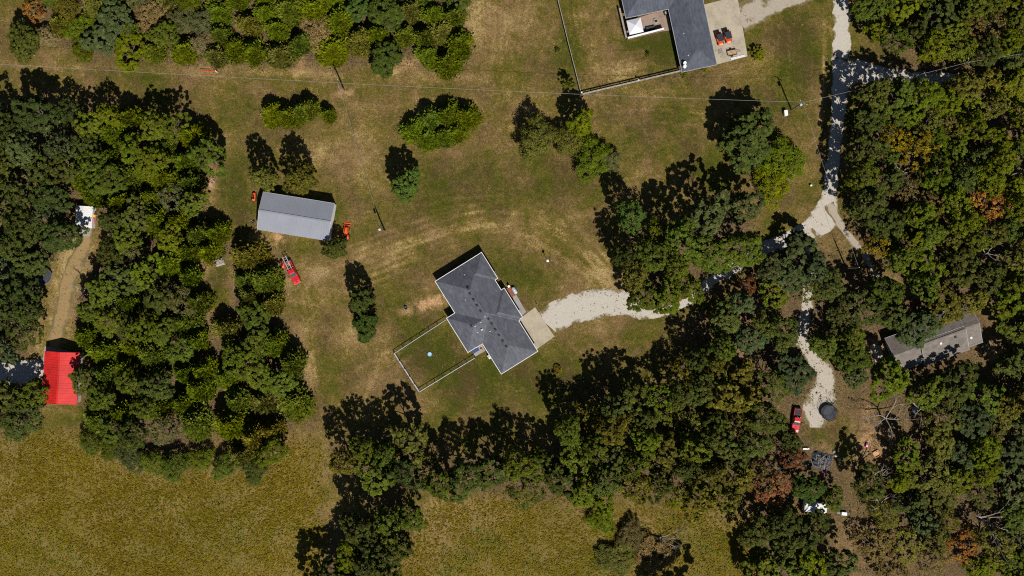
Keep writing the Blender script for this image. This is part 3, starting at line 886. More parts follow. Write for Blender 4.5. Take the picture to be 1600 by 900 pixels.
# ------------------------------------------------------------------ fences
def fence(label, pts, h, rails, mat, post_w, rail_h, rail_t, name, spacing=2.4, cap=None):
    o = W(*pts[0]); t = thing(name, label, 'fence', o)
    P = [W(*p) - o for p in pts]
    pm = MB().box((0, 0, h / 2 + .05), (post_w, post_w, h + .1)).build('post', mat, t)
    first = True
    rail_meshes = {}
    for a, b in zip(P[:-1], P[1:]):
        d = b - a; n = max(1, round(d.length / spacing)); ang = math.atan2(d.y, d.x); L = d.length / n
        if n not in rail_meshes or True:
            rm = MB().box((0, 0, 0), (L - post_w - .004, rail_t, rail_h)).build('rail', mat, t)
            rmesh = rm.data; fresh = rm
        for k in range(n + (1 if b is P[-1] else 0)):
            p = a + d * (k / n)
            if first: po = pm; first = False
            else: po = link(bpy.data.objects.new('post', pm.data), t)
            po.location = p; po.rotation_euler = (0, 0, ang)
        for k in range(n):
            mid = a + d * ((k + .5) / n)
            for z in rails:
                if fresh is not None: ro = fresh; fresh = None
                else: ro = link(bpy.data.objects.new('rail', rmesh), t)
                ro.location = (mid.x, mid.y, z); ro.rotation_euler = (0, 0, ang)
    return t
fence('thin pale grey rail fence around the yard behind the central house', [(698, 499), (616.5, 552), (655.5, 612), (742, 559)], 1.25, (1.2, 0.12), M['steel'], .10, .06, .13, 'yard_fence')
fence('long grey wooden board fence west of the northern house', [(866, -40), (871, 0), (888, 70), (907.5, 147)], 1.3, (1.2, .8, .4), M['wood_grey'], .17, .14, .14, 'board_fence')
fence('grey wooden rail fence from the northern house corner westward', [(909, 148), (1062, 112)], 1.35, (1.25, .55), M['wood_grey'], .2, .15, .24, 'board_fence', 2.35)
for px, py, lb in ((908, 146, 'white ball lamp on the corner post of the two wooden fences'), (996.5, 127, 'white ball lamp half way along the wooden rail fence'), (1061.5, 112, 'white ball lamp on the fence post next to the northern house')):
    t = thing('post_lamp', lb, 'lamp', W(px, py) + Vector((0, 0, 1.45)), 0, 'white lamps on the wooden fence')
    MB().lathe([(.12, 0), (.2, .1), (.22, .2), (.15, .34), (.03, .4)], 10).build('globe', M['white'], t, True)
    MB().lathe([(.15, -.08), (.15, 0)], 10).build('collar', M['wood_grey'], t)

# ------------------------------------------------------------------ northern house
S3 = 1 / 4.571 / PPM * .99
no = W(860 + 1187 / 4.571, 460 / 4.571, 2.6)
north = thing('house', 'dark blue grey L-shaped house with fenced lawn at the top of the photo', 'house', no, math.atan2(-.978, .209))
# local x runs down the right wing (origin at its lower right corner), y toward the east
def rn(u0, u1, v0, v1): return (u0 * S3, u1 * S3, -v1 * S3, -v0 * S3, 'nsew', 2.6)
nroof = Roof([rn(-760, 0, 0, 252), rn(-710, -460, 100, 563)], 0.52)
nroof.build(M['slate2'], north, gutter=M['greywall'])
nroof.walls(.45, M['brick'], north)
for u in (-120, -250, -380): window(north, u * S3, -(252 * S3 - .41), 1.4, 1.2, 1.1, 0)
door(north, -320 * S3, -.40, 4.6, 2.2, math.pi, M['white'], 'garage_door')
door(north, -180 * S3, -.40, 2.6, 2.2, math.pi, M['white'], 'garage_door')
for v in (80, 180): window(north, -.41, -v * S3, 1.4, 1.2, 1.1, math.pi / 2)
for u in (-100, -260):
    p = MB().tube([(0, 0, -.1), (0, 0, .4)], .07, 8).tube([(0, 0, 0), (0, 0, .06)], .2, 8).build('vent_pipe', M['steel'], north)
    p.location = (u * S3, -190 * S3, nroof.h(u * S3, -190 * S3))
for i, (zx, zy) in enumerate(((957, 451), (957, 474))):
    q = W(860 + zx / 4.571, zy / 4.571, 3.4)
    t = thing('satellite_dish', ('upper' if i == 0 else 'lower') + ' white satellite dish on the corner of the northern house roof', 'satellite dish', (q.x, q.y, 2.95), .4, 'satellite dishes on the northern roof')
    d = MB().lathe([(.02, 0), (.2, .02), (.36, .09), (.46, .18), (.48, .19), (.36, .06), (.05, -.03)], 18).build('dish', M['white'], t, True); d.location = (0, 0, .55); d.rotation_euler = (.5, .35, 0)
    MB().tube([(0, 0, -.2), (0, 0, .5)], .03).build('mast', M['steel'], t)
    MB().tube([(.1, -.1, .5), (.35, -.45, .95)], .02).box((.36, -.46, .97), (.1, .1, .1)).build('feed_arm', M['black'], t)
# retaining wall round the patio
def low_wall(label, a, b, h, w, mat, capmat, name):
    A, B = W(*a), W(*b); d = B - A
    t = thing(name, label, 'wall', (A + B) / 2, math.atan2(d.y, d.x))
    MB().box((0, 0, h / 2), (d.length, w, h)).build('wall_body', mat, t)
    n = max(2, round(d.length / 1.8)); L = d.length / n
    for k in range(n): MB().box((-d.length / 2 + (k + .5) * L, 0, h + .045), (L - .02, w + .14, .09)).build('coping', capmat, t)
low_wall('low wall with white coping on the south side of the northern patio', (979.5, 62), (1036, 47.5), 1.7, .3, M['brick'], M['white'], 'patio_wall')
low_wall('low wall with grey coping on the west side of the northern patio', (967, 15), (977.5, 61), 1.4, .26, M['brick'], M['wood_grey'], 'patio_wall')
# canopy tent
cc = W(860 + 606 / 4.571, 183 / 4.571, 2.6)
t = thing('canopy_tent', 'white pitched canvas canopy on the northern house patio', 'canopy', cc, math.radians(12.5))
m = MB(); a = 1.72
m.add([(-a, -a, 2.15), (a, -a, 2.15), (a, a, 2.15), (-a, a, 2.15), (0, 0, 3.1)], [(0, 1, 4), (1, 2, 4), (2, 3, 4), (3, 0, 4)])
m.build('canopy_top', M['canopy'], t)
m = MB()
for i in range(4):
    c, s = [(1, 0), (0, 1), (-1, 0), (0, -1)][i]
    m.add([(x * c - y * s, x * s + y * c, z) for x, y, z in ((a, -a, 2.15), (a, a, 2.15), (a, a, 1.88), (a, -a, 1.88))], [(0, 1, 2, 3)])
m.build('valance', M['canopy'], t, fix=False)
for sx in (-1, 1):
    for sy in (-1, 1): MB().tube([(sx * a * .97, sy * a * .97, 0), (sx * a * .97, sy * a * .97, 2.12)], .03).build('leg', M['steel'], t)
m = MB()
for k, (dx, dy) in enumerate(((-.1, .42), (.12, .5), (.3, .45))): m.box((dx - .05, dy, 2.9 - .27), (.16, .08, .02), rz=.5 * k, rx=-.5)
m.build('printed_mark', M['darkblue'], t)
q = W(860 + 752 / 4.571, 151 / 4.571)
t = thing('fire_pit', 'round stone fire pit on the northern house patio', 'fire pit', q)
for k in range(10):
    a = k * .628; MB().box((.5 * math.cos(a), .5 * math.sin(a), .2), (.24, .29, .34), a).build('stone', M['stone'], t)
MB().lathe([(.38, .05), (.3, .12), (.02, .15)], 12).build('ash_bed', M['black'], t)
q = W(860 + 823 / 4.571, 96 / 4.571)
t = thing('air_conditioner', 'dark square air conditioner in the inner corner of the northern house', 'air conditioner', q, math.radians(12))
MB().box((0, 0, .42), (.85, .85, .84)).build('casing', M['tarp'], t)
MB().lathe([(.33, .85), (.3, .9), (.05, .9)], 14).build('fan_grille', M['steel'], t)
q = W(860 + 712 / 4.571, 203 / 4.571)
t = thing('outdoor_sofa', 'dark outdoor sofa against the patio wall by the canopy', 'sofa', q, math.radians(12.5))
MB().box((0, 0, .25), (2.3, .85, .4)).build('base', M['black'], t)
for k in (-1, 0, 1): MB().box((k * .72, .02, .52), (.7, .7, .16)).build('cushion', M['tarp'], t)
MB().box((0, -.4, .6), (2.3, .18, .6)).build('backrest', M['black'], t)

# ------------------------------------------------------------------ vehicles
def wheel(parent, x, y, r, w, tyre=M['rubber'], rim=M['steel']):
    o = MB().lathe([(r * .6, -w / 2), (r * .93, -w / 2), (r, -w / 3), (r, w / 3), (r * .93, w / 2), (r * .6, w / 2)], 18).build('wheel', tyre, parent)
    o.location = (x, y, r); o.rotation_euler = (math.pi / 2, 0, 0)
    MB().lathe([(.04, -w * .52), (r * .58, -w * .45), (r * .58, w * .45), (.04, w * .52)], 12).build('rim', rim, o)
    return o

def ring(x, w, z0, z1, ch):
    return [(x, -w + ch * .5, z0), (x, -w, z0 + ch), (x, -w + ch * .4, z1 - ch), (x, -w + ch * 1.6, z1), (x, w - ch * 1.6, z1), (x, w - ch * .4, z1 - ch), (x, w, z0 + ch), (x, w - ch * .5, z0)]

def pickup(t, L=5.7, paint=M['red'], bed_cover=True):
    # x forward
    m = MB()
    m.loft([ring(-2.85, .90, .50, 1.05, .06), ring(-2.75, .96, .42, 1.12, .08), ring(-.95, .98, .38, 1.12, .08), ring(.9, .98, .38, 1.12, .08), ring(2.2, .95, .42, 1.06, .10), ring(2.72, .86, .48, .96, .10), ring(2.86, .74, .55, .86, .08)])
    m.build('body', paint, t)
    c = MB()
    c.loft([ring(-.98, .88, 1.10, 1.12, .005), ring(-.80, .76, 1.12, 1.80, .06), ring(.05, .76, 1.12, 1.83, .06), ring(.30, .74, 1.12, 1.78, .06), ring(1.08, .88, 1.10, 1.13, .005)])
    c.build('cab', paint, t)
    MB().add([(.33, -.66, 1.79), (.33, .66, 1.79), (1.04, .78, 1.17), (1.04, -.78, 1.17)], [(0, 1, 2, 3)]).add([(.33, -.66, 1.76), (.33, .66, 1.76), (1.04, .78, 1.14), (1.04, -.78, 1.14)], [(3, 2, 1, 0)]).build('windshield', M['glass'], t)
    MB().box((-.94, 0, 1.45), (.04, 1.3, .42), ry=.26).build('rear_window', M['glass'], t)
    for s in (-1, 1):
        MB().box((-.05, s * .86, 1.42), (1.15, .03, .38), rx=s * .2).build('side_window', M['glass'], t)
        mr = MB().box((.85, s * 1.08, 1.2), (.14, .22, .2)).build('mirror', M['black'], t)
        MB().box((2.74, s * .66, .76), (.12, .3, .18)).build('headlight', M['white'], t)
        MB().box((-2.86, s * .84, .85), (.05, .14, .36)).build('tail_light', M['redplastic'], t)
        for x in (-1.75, 1.75): wheel(t, x, s * .86, .40, .27)
    MB().box((-1.9, 0, 1.135), (1.62, 1.56, .03)).build('bed_floor', M['black'], t)
    for s in (-1, 1): MB().box((-1.9, s * .88, 1.19), (1.85, .13, .14)).build('bed_rail', paint, t)
    MB().box((-2.78, 0, 1.19), (.1, 1.66, .14)).build('tailgate', paint, t)
    MB().box((2.86, 0, .58), (.14, 1.7, .18)).build('front_bumper', M['chrome'], t)
    MB().box((-2.95, 0, .55), (.14, 1.7, .16)).build('rear_bumper', M['chrome'], t)
    MB().box((2.0, 0, 1.09), (1.3, .5, .03)).build('hood_bulge', paint, t)

q = W(1244.5, 657, .8)
t = thing('pickup_truck', 'red pickup with dark bed parked on grass beside the trampoline', 'pickup', q, math.radians(-99))
pickup(t)
q = W(457, 426, .8)
t = thing('pickup_truck', 'red pickup with a grey ladder rack on the lawn south of the metal barn', 'pickup', q, math.radians(-64))
pickup(t)
rk = MB()
for s in (-1, 1): rk.box((-2.55, s * .42, 1.75), (3.3, .16, .1))
for k in range(6): rk.box((-4.05 + k * .58, 0, 1.74), (.07, .7, .06))
rk.build('ladder', M['steel'], t)
rp = MB()
for x in (-1.2, -2.6):
    rp.tube([(x, -.85, 1.2), (x, -.85, 1.66), (x, .85, 1.66), (x, .85, 1.2)], .04)
rp.build('rack_frame', M['steel'], t)
MB().box((-2.1, .25, 1.38), (.7, .8, .5)).build('tool_box', M['orange'], t)

def machine(px, py, rz, label, sc=1.0):
    t = thing('lawn_machine', label, 'garden machine', W(px, py), rz)
    MB().loft([ring(-.9, .34, .35, .55, .05), ring(-.5, .42, .3, .75, .06), ring(.4, .40, .3, .85, .08), ring(.95, .30, .35, .75, .08)]).build('body', M['orange'], t)
    MB().box((-.25, 0, .88), (.5, .5, .1)).box((-.5, 0, 1.08), (.1, .48, .4)).build('seat', M['black'], t)
    MB().box((0, 0, .18), (.8, 1.25, .16)).build('mower_deck', M['black'], t)
    for s in (-1, 1):
        wheel(t, -.6, s * .5, .28, .25, rim=M['white']); wheel(t, .75, s * .45, .2, .16, rim=M['white'])
    MB().tube([(.35, 0, .85), (.2, 0, 1.05)], .03).lathe([(.2, 1.04), (.22, 1.06), (.2, 1.08)], 12, (.2, 0, 0)).build('steering_wheel', M['black'], t)
machine(442, 413, math.radians(-70), 'small orange mower right behind the red pickup with the ladder')
machine(397.5, 308, math.radians(85), 'small orange mower beside the northwest corner of the metal barn')

def tractor(px, py, rz, label):
    t = thing('tractor', label, 'tractor', W(px, py), rz)
    MB().loft([ring(.0, .34, .6, 1.25, .05), ring(.7, .34, .55, 1.3, .08), ring(1.45, .30, .55, 1.2, .1), ring(1.65, .24, .6, 1.05, .08)]).build('hood', M['orange'], t)
    MB().box((-.5, 0, .6), (1.3, .6, .5)).build('chassis', M['black'], t)
    for s in (-1, 1):
        MB().loft([[(x, s * .45, z), (x, s * .85, z), (x, s * .85, z + .06), (x, s * .45, z + .06)] for x, z in ((-1.25, .75), (-1.1, 1.12), (-.7, 1.3), (-.3, 1.2), (-.05, .9))]).build('fender', M['orange'], t)
        wheel(t, -.7, s * .72, .6, .4, rim=M['orange']); wheel(t, 1.25, s * .6, .38, .26, rim=M['orange'])
        MB().tube([(.0, s * .5, 1.1), (1.5, s * .5, 1.05), (2.15, s * .5, .45)], .07).build('loader_arm', M['orange'], t)
    MB().box((-.6, 0, 1.02), (.5, .5, .14)).box((-.85, 0, 1.25), (.1, .5, .45)).build('seat', M['black'], t)
    MB().tube([(0, 0, 1.2), (-.2, 0, 1.42)], .03).lathe([(.19, 1.4), (.21, 1.42), (.19, 1.44)], 12, (-.2, 0, 0)).build('steering_wheel', M['black'], t)
    MB().tube([(-1.0, -.5, .9), (-1.05, -.5, 2.1), (-1.05, .5, 2.1), (-1.0, .5, .9)], .045).build('roll_bar', M['black'], t)
    m = MB()
    prof = [(2.15, .12), (2.75, .08), (2.75, .14), (2.25, .2), (2.2, .62), (2.12, .62)]
    m.loft([[(x, y, z) for x, z in prof] for y in (-.85, .85)]); m.build('bucket', M['orange'], t)
    MB().box((-1.5, 0, .45), (.5, 1.3, .35)).build('rear_blade', M['black'], t)
tractor(541, 366, math.radians(84), 'orange tractor with front bucket parked east of the metal barn')

def utv(px, py, rz, label):
    t = thing('utility_vehicle', label, 'utility vehicle', W(px, py), rz, 'orange buggies on the concrete pad')
    MB().loft([ring(-1.45, .62, .45, .9, .06), ring(-.6, .70, .38, .85, .06), ring(.5, .70, .38, .8, .06), ring(1.2, .62, .45, .95, .1), ring(1.5, .45, .5, .8, .08)]).build('body', M['orange'], t)
    MB().box((-.1, 0, 1.92), (1.75, 1.42, .08)).build('canopy_roof', M['darkroof'], t)
    for sx, sy in ((.75, 1), (.75, -1), (-.9, 1), (-.9, -1)):
        MB().tube([(sx + (.3 if sx > 0 else -.05), sy * .62, .85), (sx, sy * .6, 1.88)], .04).build('roof_post', M['black'], t)
    for s in (-1, 1):
        MB().box((-.35, s * .33, .9), (.5, .5, .16)).box((-.6, s * .33, 1.15), (.12, .5, .5)).build('seat', M['black'], t)
        for x in (-1.0, 1.0): wheel(t, x, s * .62, .33, .26)
        MB().box((1.42, s * .3, .82), (.1, .18, .1)).build('headlight', M['white'], t)
    MB().box((-1.2, 0, .98), (.75, 1.25, .2)).build('cargo_box', M['orange'], t)
utv(1123.5, 62, math.radians(-75), 'left of two orange buggies with dark roofs on the concrete pad')
utv(1136, 58.5, math.radians(-75), 'right of two orange buggies with dark roofs on the concrete pad')
# trailer loaded with boards
t = thing('utility_trailer', 'small black trailer loaded with tan boards on the concrete pad', 'trailer', W(1143, 83), math.radians(12))
MB().box((0, 0, .55), (2.2, 1.4, .1)).build('trailer_bed', M['black'], t)
for s in (-1, 1):
    wheel(t, -.1, s * .82, .32, .2, rim=M['white'])
    MB().tube([(-1.05, s * .68, .6), (-1.05, s * .68, .95), (1.05, s * .68, .95), (1.05, s * .68, .6)], .03).build('side_rail', M['black'], t)
MB().tube([(1.1, .5, .5), (2.0, 0, .5), (1.1, -.5, .5)], .05).build('drawbar', M['steel'], t)
wheel(t, 2.0, .0, .17, .1, rim=M['white'])
for k in range(4):
    p = MB().box((-.05, -.42 + k * .28, .66 + .02 * (k % 2)), (2.1, .22, .09)).build('board', M['wood_tan'], t)
t = thing('plank', 'long pale plank lying on the edge of the northern concrete pad', 'plank', W(1153, 89.5), math.radians(14))
for k in range(2): MB().box((0, -.13 + k * .25, .12), (3.6, .22, .1)).build('board', M['canopy'], t)
t = thing('pallet', 'grey wooden pallet lying on the concrete beside the loaded trailer', 'pallet', W(1125.5, 80.5), math.radians(12))
for k in range(6): MB().box((-.45 + k * .18, 0, .2), (.13, 1.1, .03)).build('board', M['wood_grey'], t)
for y in (-.45, 0, .45): MB().box((0, y, .125), (1.1, .09, .11)).build('bearer', M['wood_grey'], t)

# ------------------------------------------------------------------ grey metal barn
S2 = 1 / 4.74 / PPM
bang = math.atan2(-83, 512)
bc = W(380 + 388 / 4.74, 270 + 322 / 4.74, 3.7)
barn = thing('metal_barn', 'long grey metal barn with a pitched roof on the western lawn', 'barn', bc, bang)
BL, BWd = 17.0, 8.9
broof = Roof([(-BL / 2, BL / 2, -BWd / 2, BWd / 2, 'ns', 3.5)], .32)
broof.build(M['barn_roof'], barn, gutter=M['steel'], gutter_w=.1)
broof.walls(.06, M['white'], barn)
m = MB()
n = 28
sl = math.atan(.32); hw = BWd / 2
for i in range(n + 1):
    x = -BL / 2 + .05 + i * (BL - .1) / n
    for s in (-1, 1):
        m.box((x, s * hw / 2, 3.5 + .32 * hw / 2 + .012), (.05, hw / math.cos(sl) - .06, .05), rx=-s * sl)
tag(m.build('roof_rib', M['barn_roof'], barn), kind='stuff')
MB().box((0, 0, 3.5 + .32 * hw + .03), (BL - .02, .4, .06)).build('ridge_cap', M['barn_roof'], barn)
door(barn, -4.0, -BWd / 2 + .26, 3.6, 3.0, 0, M['white'], 'roll_door')
door(barn, 2.0, -BWd / 2 + .26, 3.6, 3.0, 0, M['white'], 'roll_door')
window(barn, BL / 2 - .26, 1.5, 1.6, 1.2, 1.0, math.pi / 2)
door(barn, BL / 2 - .26, -1.5, 1.0, 2.05, math.pi / 2, M['white'])
t = thing('black_implement', 'small black farm implement by the west end of the metal barn', 'implement', W(396, 347), .8)
MB().box((0, 0, .4), (.9, .2, .2)).build('frame', M['black'], t)
for k in range(4): MB().tube([(-.4 + k * .26, 0, .4), (-.4 + k * .26, -.35, .25), (-.4 + k * .26, -.2, .02)], .04).build('tine', M['black'], t)
MB().tube([(0, .05, .45), (0, .7, .35)], .06).build('drawbar', M['steel'], t)

# ------------------------------------------------------------------ red barn
rcn = W(93.5, 590.5, 3.4)
red = thing('red_barn', 'bright red metal roofed barn at the left edge of the photo', 'barn', rcn, math.radians(-3.0))
RW, RL = 8.2, 12.2
rroof = Roof([(-RW / 2, RW / 2, -RL / 2, RL / 2, 'ew', 2.9)], .36)
rroof.build(M['red_roof'], red, gutter=M['red_roof'], gutter_w=.08)
rroof.walls(.3, M['offwhite'], red)
m = MB(); sl = math.atan(.36)
for i in range(21):
    y = -RL / 2 + .05 + i * (RL - .1) / 20
    for s in (-1, 1): m.box((s * RW / 4, y, 2.9 + .36 * RW / 4 + .012), (RW / 2 / math.cos(sl) - .06, .05, .05), ry=s * sl)
tag(m.build('roof_rib', M['red_roof'], red), kind='stuff')
MB().box((0, 0, 2.9 + .36 * RW / 2 + .03), (.36, RL - .02, .06)).build('ridge_cap', M['red_roof'], red)
door(red, 0, RL / 2 - .28, 3.2, 2.6, math.pi, M['greywall'], 'roll_door')
window(red, RW / 2 - .28, 2, 1.5, 1.0, .9, math.pi / 2)

# ------------------------------------------------------------------ white shed, slide, left trampoline
t = thing('shed', 'white metal roofed shed half hidden by trees at the left', 'shed', W(131, 339, 2.3), math.radians(-3))
sroof = Roof([(-2.0, 2.0, -2.6, 2.6, 'ew', 2.2)], .22)
sroof.build(M['white_metal'], t)
sroof.walls(.15, M['white'], t)
m = MB()
for i in range(11):
    y = -2.55 + i * .51
    for s in (-1, 1): m.box((s * 1.0, y, 2.2 + .22 + .01), (1.98, .05, .05), ry=s * math.atan(.22))
tag(m.build('roof_rib', M['white_metal'], t), kind='stuff')
door(t, 0, -2.46, 1.6, 1.9, 0, M['white'])
t = thing('playground_slide', 'red and yellow plastic slide beside the white shed', 'slide', W(148, 345), math.radians(-15))
prof = []
MB().loft([[(-.32, y, z + .25), (-.32, y, z), (.32, y, z), (.32, y, z + .25), (.26, y, z + .25), (.26, y, z + .06), (-.26, y, z + .06), (-.26, y, z + .25)] for y, z in ((-1.5, .15), (-1.1, .2), (-.4, .7), (.5, 1.3), (.8, 1.35))]).build('chute', M['redplastic'], t)
MB().box((0, 1.1, 1.3), (.8, .7, .08)).build('platform', M['yellow'], t)
for s in (-1, 1): MB().tube([(s * .36, 1.4, 0), (s * .36, 1.35, 2.0)], .05).build('post', M['yellow'], t)
for z in (.3, .65, 1.0): MB().tube([(-.36, 1.42, z), (.36, 1.42, z)], .035).build('rung', M['yellow'], t)

def trampoline(px, py, r, label, net):
    t = thing('trampoline', label, 'trampoline', W(px, py))
    MB().lathe([(.02, .86), (r * .84, .88)], 28).build('jump_mat', M['mesh_black'], t)
    MB().lathe([(r * .84, .90), (r, .93), (r * 1.01, .86), (r * .84, .86)], 28).build('spring_pad', M['tarp'], t)
    MB().tube([(r * math.cos(a), r * math.sin(a), .84) for a in [k * math.pi / 14 for k in range(29)]], .04).build('frame_ring', M['steel'], t)
    for k in range(6):
        a = k * math.pi / 3 + .3
        c, s = math.cos(a), math.sin(a)
        MB().tube([(r * c, r * s, .84), (r * 1.02 * c, r * 1.02 * s, 0)], .035).build('leg', M['steel'], t)
        if net: MB().tube([(r * 1.03 * c, r * 1.03 * s, .2), (r * 1.03 * c, r * 1.03 * s, 2.6)], .04).build('net_post', M['black'], t)
    if net:
        m = MB()
        for z in (1.1, 1.5, 1.9, 2.3, 2.58): m.tube([(r * .97 * math.cos(a), r * .97 * math.sin(a), z) for a in [k * math.pi / 14 for k in range(29)]], .022, 4)
        for k in range(28):
            a = k * math.pi / 14; m.tube([(r * .97 * math.cos(a), r * .97 * math.sin(a), .95), (r * .97 * math.cos(a), r * .97 * math.sin(a), 2.58)], .012, 4)
        m.build('safety_net', M['black'], t)
trampoline(1293, 644, 1.85, 'round black trampoline with safety net on the gravel by the red pickup', True)
trampoline(70, 431, 2.0, 'round dark trampoline half hidden under oaks at the left', False)

# ------------------------------------------------------------------ brown house
S6 = 1 / 5.623 / PPM * .985
bo = W(1340 + 1060 / 5.623, 450 + 320 / 5.623, 4.8)
brown = thing('house', 'brown grey shingled house half hidden by trees on the right', 'house', bo, math.atan2(153, 425))
HB = 5.25
hroof = Roof([(-14.3, -3.2, -HB, HB, 'ns', 2.7), (-3.2, .35, -HB + .55, HB, 'ns', 2.7 - .001), (-21.0, -14.3, -HB + .7, HB - 1.3, 'ns', 2.4)], .42)
hroof.build(M['brown_shingle'], brown, gutter=M['greywall'], gutter_w=.1)
hroof.walls(.4, M['greywall'], brown)
MB().box((-8.8, 0, 2.7 + .42 * HB + .02), (10.8, .3, .05)).build('ridge_cap', M['brown_shingle'], brown)
for x, y in ((-9.7, -1.3), (-6.0, -1.0), (-2.2, -2.6)):
    v = MB().box((0, 0, .1), (.4, .4, .18)).box((0, 0, .22), (.5, .5, .07)).build('roof_vent', M['white'] if x != -6 else M['black'], brown); v.location = (x, y, hroof.h(x, y) - .03)
v = MB().box((0, 0, .05), (1.1, .8, .12)).build('skylight', M['paleblue'], brown); v.location = (-15.6, -3.6, hroof.h(-15.6, -3.6) + .02); v.rotation_euler = (math.atan(.42), 0, 0)
window(brown, -20.62, 0.0, 1.4, 1.1, 1.1, -math.pi / 2)
door(brown, -20.62, -2.2, 1.0, 2.05, -math.pi / 2, M['white'])
for x in (-12, -9, -5): window(brown, x, -HB + .37, 1.4, 1.3, 1.1, 0)
t = thing('water_barrel', 'pale turquoise barrel at the east corner of the brown house', 'barrel', W(1541, 539.5))
MB().lathe([(.25, 0), (.3, .2), (.31, .45), (.3, .7), (.25, .9)], 14).build('barrel_body', M['paleblue'], t, True)
MB().lathe([(.26, .9), (.24, .94), (.05, .95)], 14).build('lid', M['teal'], t)

# ------------------------------------------------------------------ bits in the southeast yard
t = thing('camper_trailer', 'white flat roofed camper trailer under trees at the lower right', 'trailer', W(1275, 793.5, 2.4), math.radians(-7))
MB().loft([ring(-2.7, 1.15, .5, 2.3, .1), ring(-2.5, 1.22, .45, 2.45, .12), ring(2.4, 1.22, .45, 2.45, .12), ring(2.7, 1.12, .6, 2.2, .1)]).build('body', M['white_metal'], t)
for s in (-1, 1):
    wheel(t, -.4, s * 1.0, .34, .22); wheel(t, .5, s * 1.0, .34, .22)
    MB().box((1.2, s * 1.22, 1.6), (.9, .04, .5)).build('window', M['glass'], t)
MB().box((-.6, 0, 2.5), (.5, .5, .1)).box((1.3, 0, 2.5), (.5, .5, .1)).build('roof_vent', M['white'], t)
MB().tube([(2.6, .7, .5), (3.7, 0, .5), (2.6, -.7, .5)], .06).build('drawbar', M['steel'], t)
t = thing('garden_cart', 'small white cart on the grass just right of the white camper', 'cart', W(1318, 802), math.radians(-5))
MB().box((0, 0, .5), (1.3, .8, .35)).build('tray', M['white'], t)
MB().tube([(.6, 0, .5), (1.5, .1, .3)], .04).build('handle', M['steel'], t)
MB().box((-1.1, 0, .12), (1.0, .35, .1)).build('step', M['wood_grey'], t)
for s in (-1, 1): wheel(t, 0, s * .45, .28, .12)
t = thing('burn_pile', 'dark cluttered heap under a tarp between the red pickup and the camper', 'heap', W(1283, 720), math.radians(-15))
m = MB(); rr = random.Random(5); N = 9
vs = []
for j in range(N):
    for i in range(N):
        e = min(i, j, N - 1 - i, N - 1 - j) / 4
        vs.append(((i / (N - 1) - .5) * 4.8 + rr.uniform(-.28, .28), (j / (N - 1) - .5) * 4.0 + rr.uniform(-.28, .28), .03 + e * .7 + rr.uniform(0, .5) * (e > 0)))
m.add(vs, [(j * N + i, j * N + i + 1, (j + 1) * N + i + 1, (j + 1) * N + i) for j in range(N - 1) for i in range(N - 1)])
m.build('tarp_cover', M['tarp'], t)
for k in range(34):
    a = rr.uniform(0, 6.28); l = rr.uniform(.6, 1.7); p = (rr.uniform(-1.9, 1.6), rr.uniform(-1.8, 1.2), 1.05)
    MB().tube([(p[0], p[1], p[2] - .1), (p[0] + l * math.cos(a), p[1] + l * math.sin(a), p[2] + rr.uniform(-.2, .25))], [.06, .03], 5).build('branch', M['deadwood'], t)
t = thing('plastic_slide', 'teal plastic play slide left of the dark cluttered heap', 'slide', W(1257, 718), math.radians(80))
MB().loft([[(x, -.3, z + .2), (x, -.3, z), (x, .3, z), (x, .3, z + .2), (x, .24, z + .2), (x, .24, z + .05), (x, -.24, z + .05), (x, -.24, z + .2)] for x, z in ((-1.5, .12), (-1.1, .15), (0, .8), (.7, 1.2), (1.0, 1.2))]).build('chute', M['teal'], t)
for s in (-1, 1): MB().tube([(1.05, s * .33, 0), (.95, s * .33, 1.5)], .05).build('post', M['teal'], t)
t = thing('bench', 'white bench at the north end of the teal play slide', 'bench', W(1259, 701), 0)
MB().box((0, 0, .42), (1.5, .4, .06)).build('seat', M['white'], t)
for s in (-1, 1): MB().box((s * .6, 0, .2), (.08, .36, .38)).build('leg', M['white'], t)
t = thing('plastic_drum', 'bright pink ball shaped tub on the south edge of the dark heap', 'tub', W(1289, 738))
MB().lathe([(.1, .0), (.32, .15), (.38, .4), (.28, .62), (.08, .7)], 14).build('tub_body', M['pink'], t, True)
MB().lathe([(.1, .69), (.1, .74)], 8).build('lid', M['pink'], t)
for i, (px, py, lb) in enumerate(((1306, 712, 'upper pale rock at the east side of the dark heap'), (1311, 718, 'lower pale rock at the east side of the dark heap'), (1303, 706, 'topmost pale rock northeast of the dark heap'))):
    m = MB(); rr = random.Random(i + 3)
    m.lathe([(.2, 0), (.42, .1), (.38, .3), (.2, .42)], 8)
    m.v = [(x * rr.uniform(.75, 1.2), y * rr.uniform(.75, 1.2), z * rr.uniform(.85, 1.1)) for x, y, z in m.v]
    o = m.build('rock', M['stone']); o.location = W(px, py); tag(o, lb, 'rock', 'pale rocks beside the dark heap')
t = thing('ride_on_toy', 'red and white ride-on toy on the bare sandy patch', 'toy', W(1353.5, 695.5), 1.2)
MB().box((0, 0, .32), (.95, .5, .3)).build('body', M['pink'], t)
MB().box((-.1, 0, .55), (.35, .4, .2)).build('seat', M['white'], t)
for s in (-1, 1):
    for x in (-.3, .3): wheel(t, x, s * .27, .15, .1)
t = thing('sandbox', 'orange brown wooden sandbox frame on the bare sandy patch', 'sandbox', W(1369, 709), .5)
for x, y, l, rz in ((0, .7, 1.6, 0), (0, -.7, 1.6, 0), (.74, 0, 1.24, 1.5708), (-.74, 0, 1.24, 1.5708)): MB().box((x, y, .18), (l, .14, .34), rz).build('board', M['wood_orange'], t)
MB().box((0, 0, .06), (1.3, 1.2, .1)).build('sand', M['wood_tan'], t)
t = thing('garden_cover', 'pale blue tarp bundle among dead branches south of the brown house', 'tarp', W(1430, 642), .4)
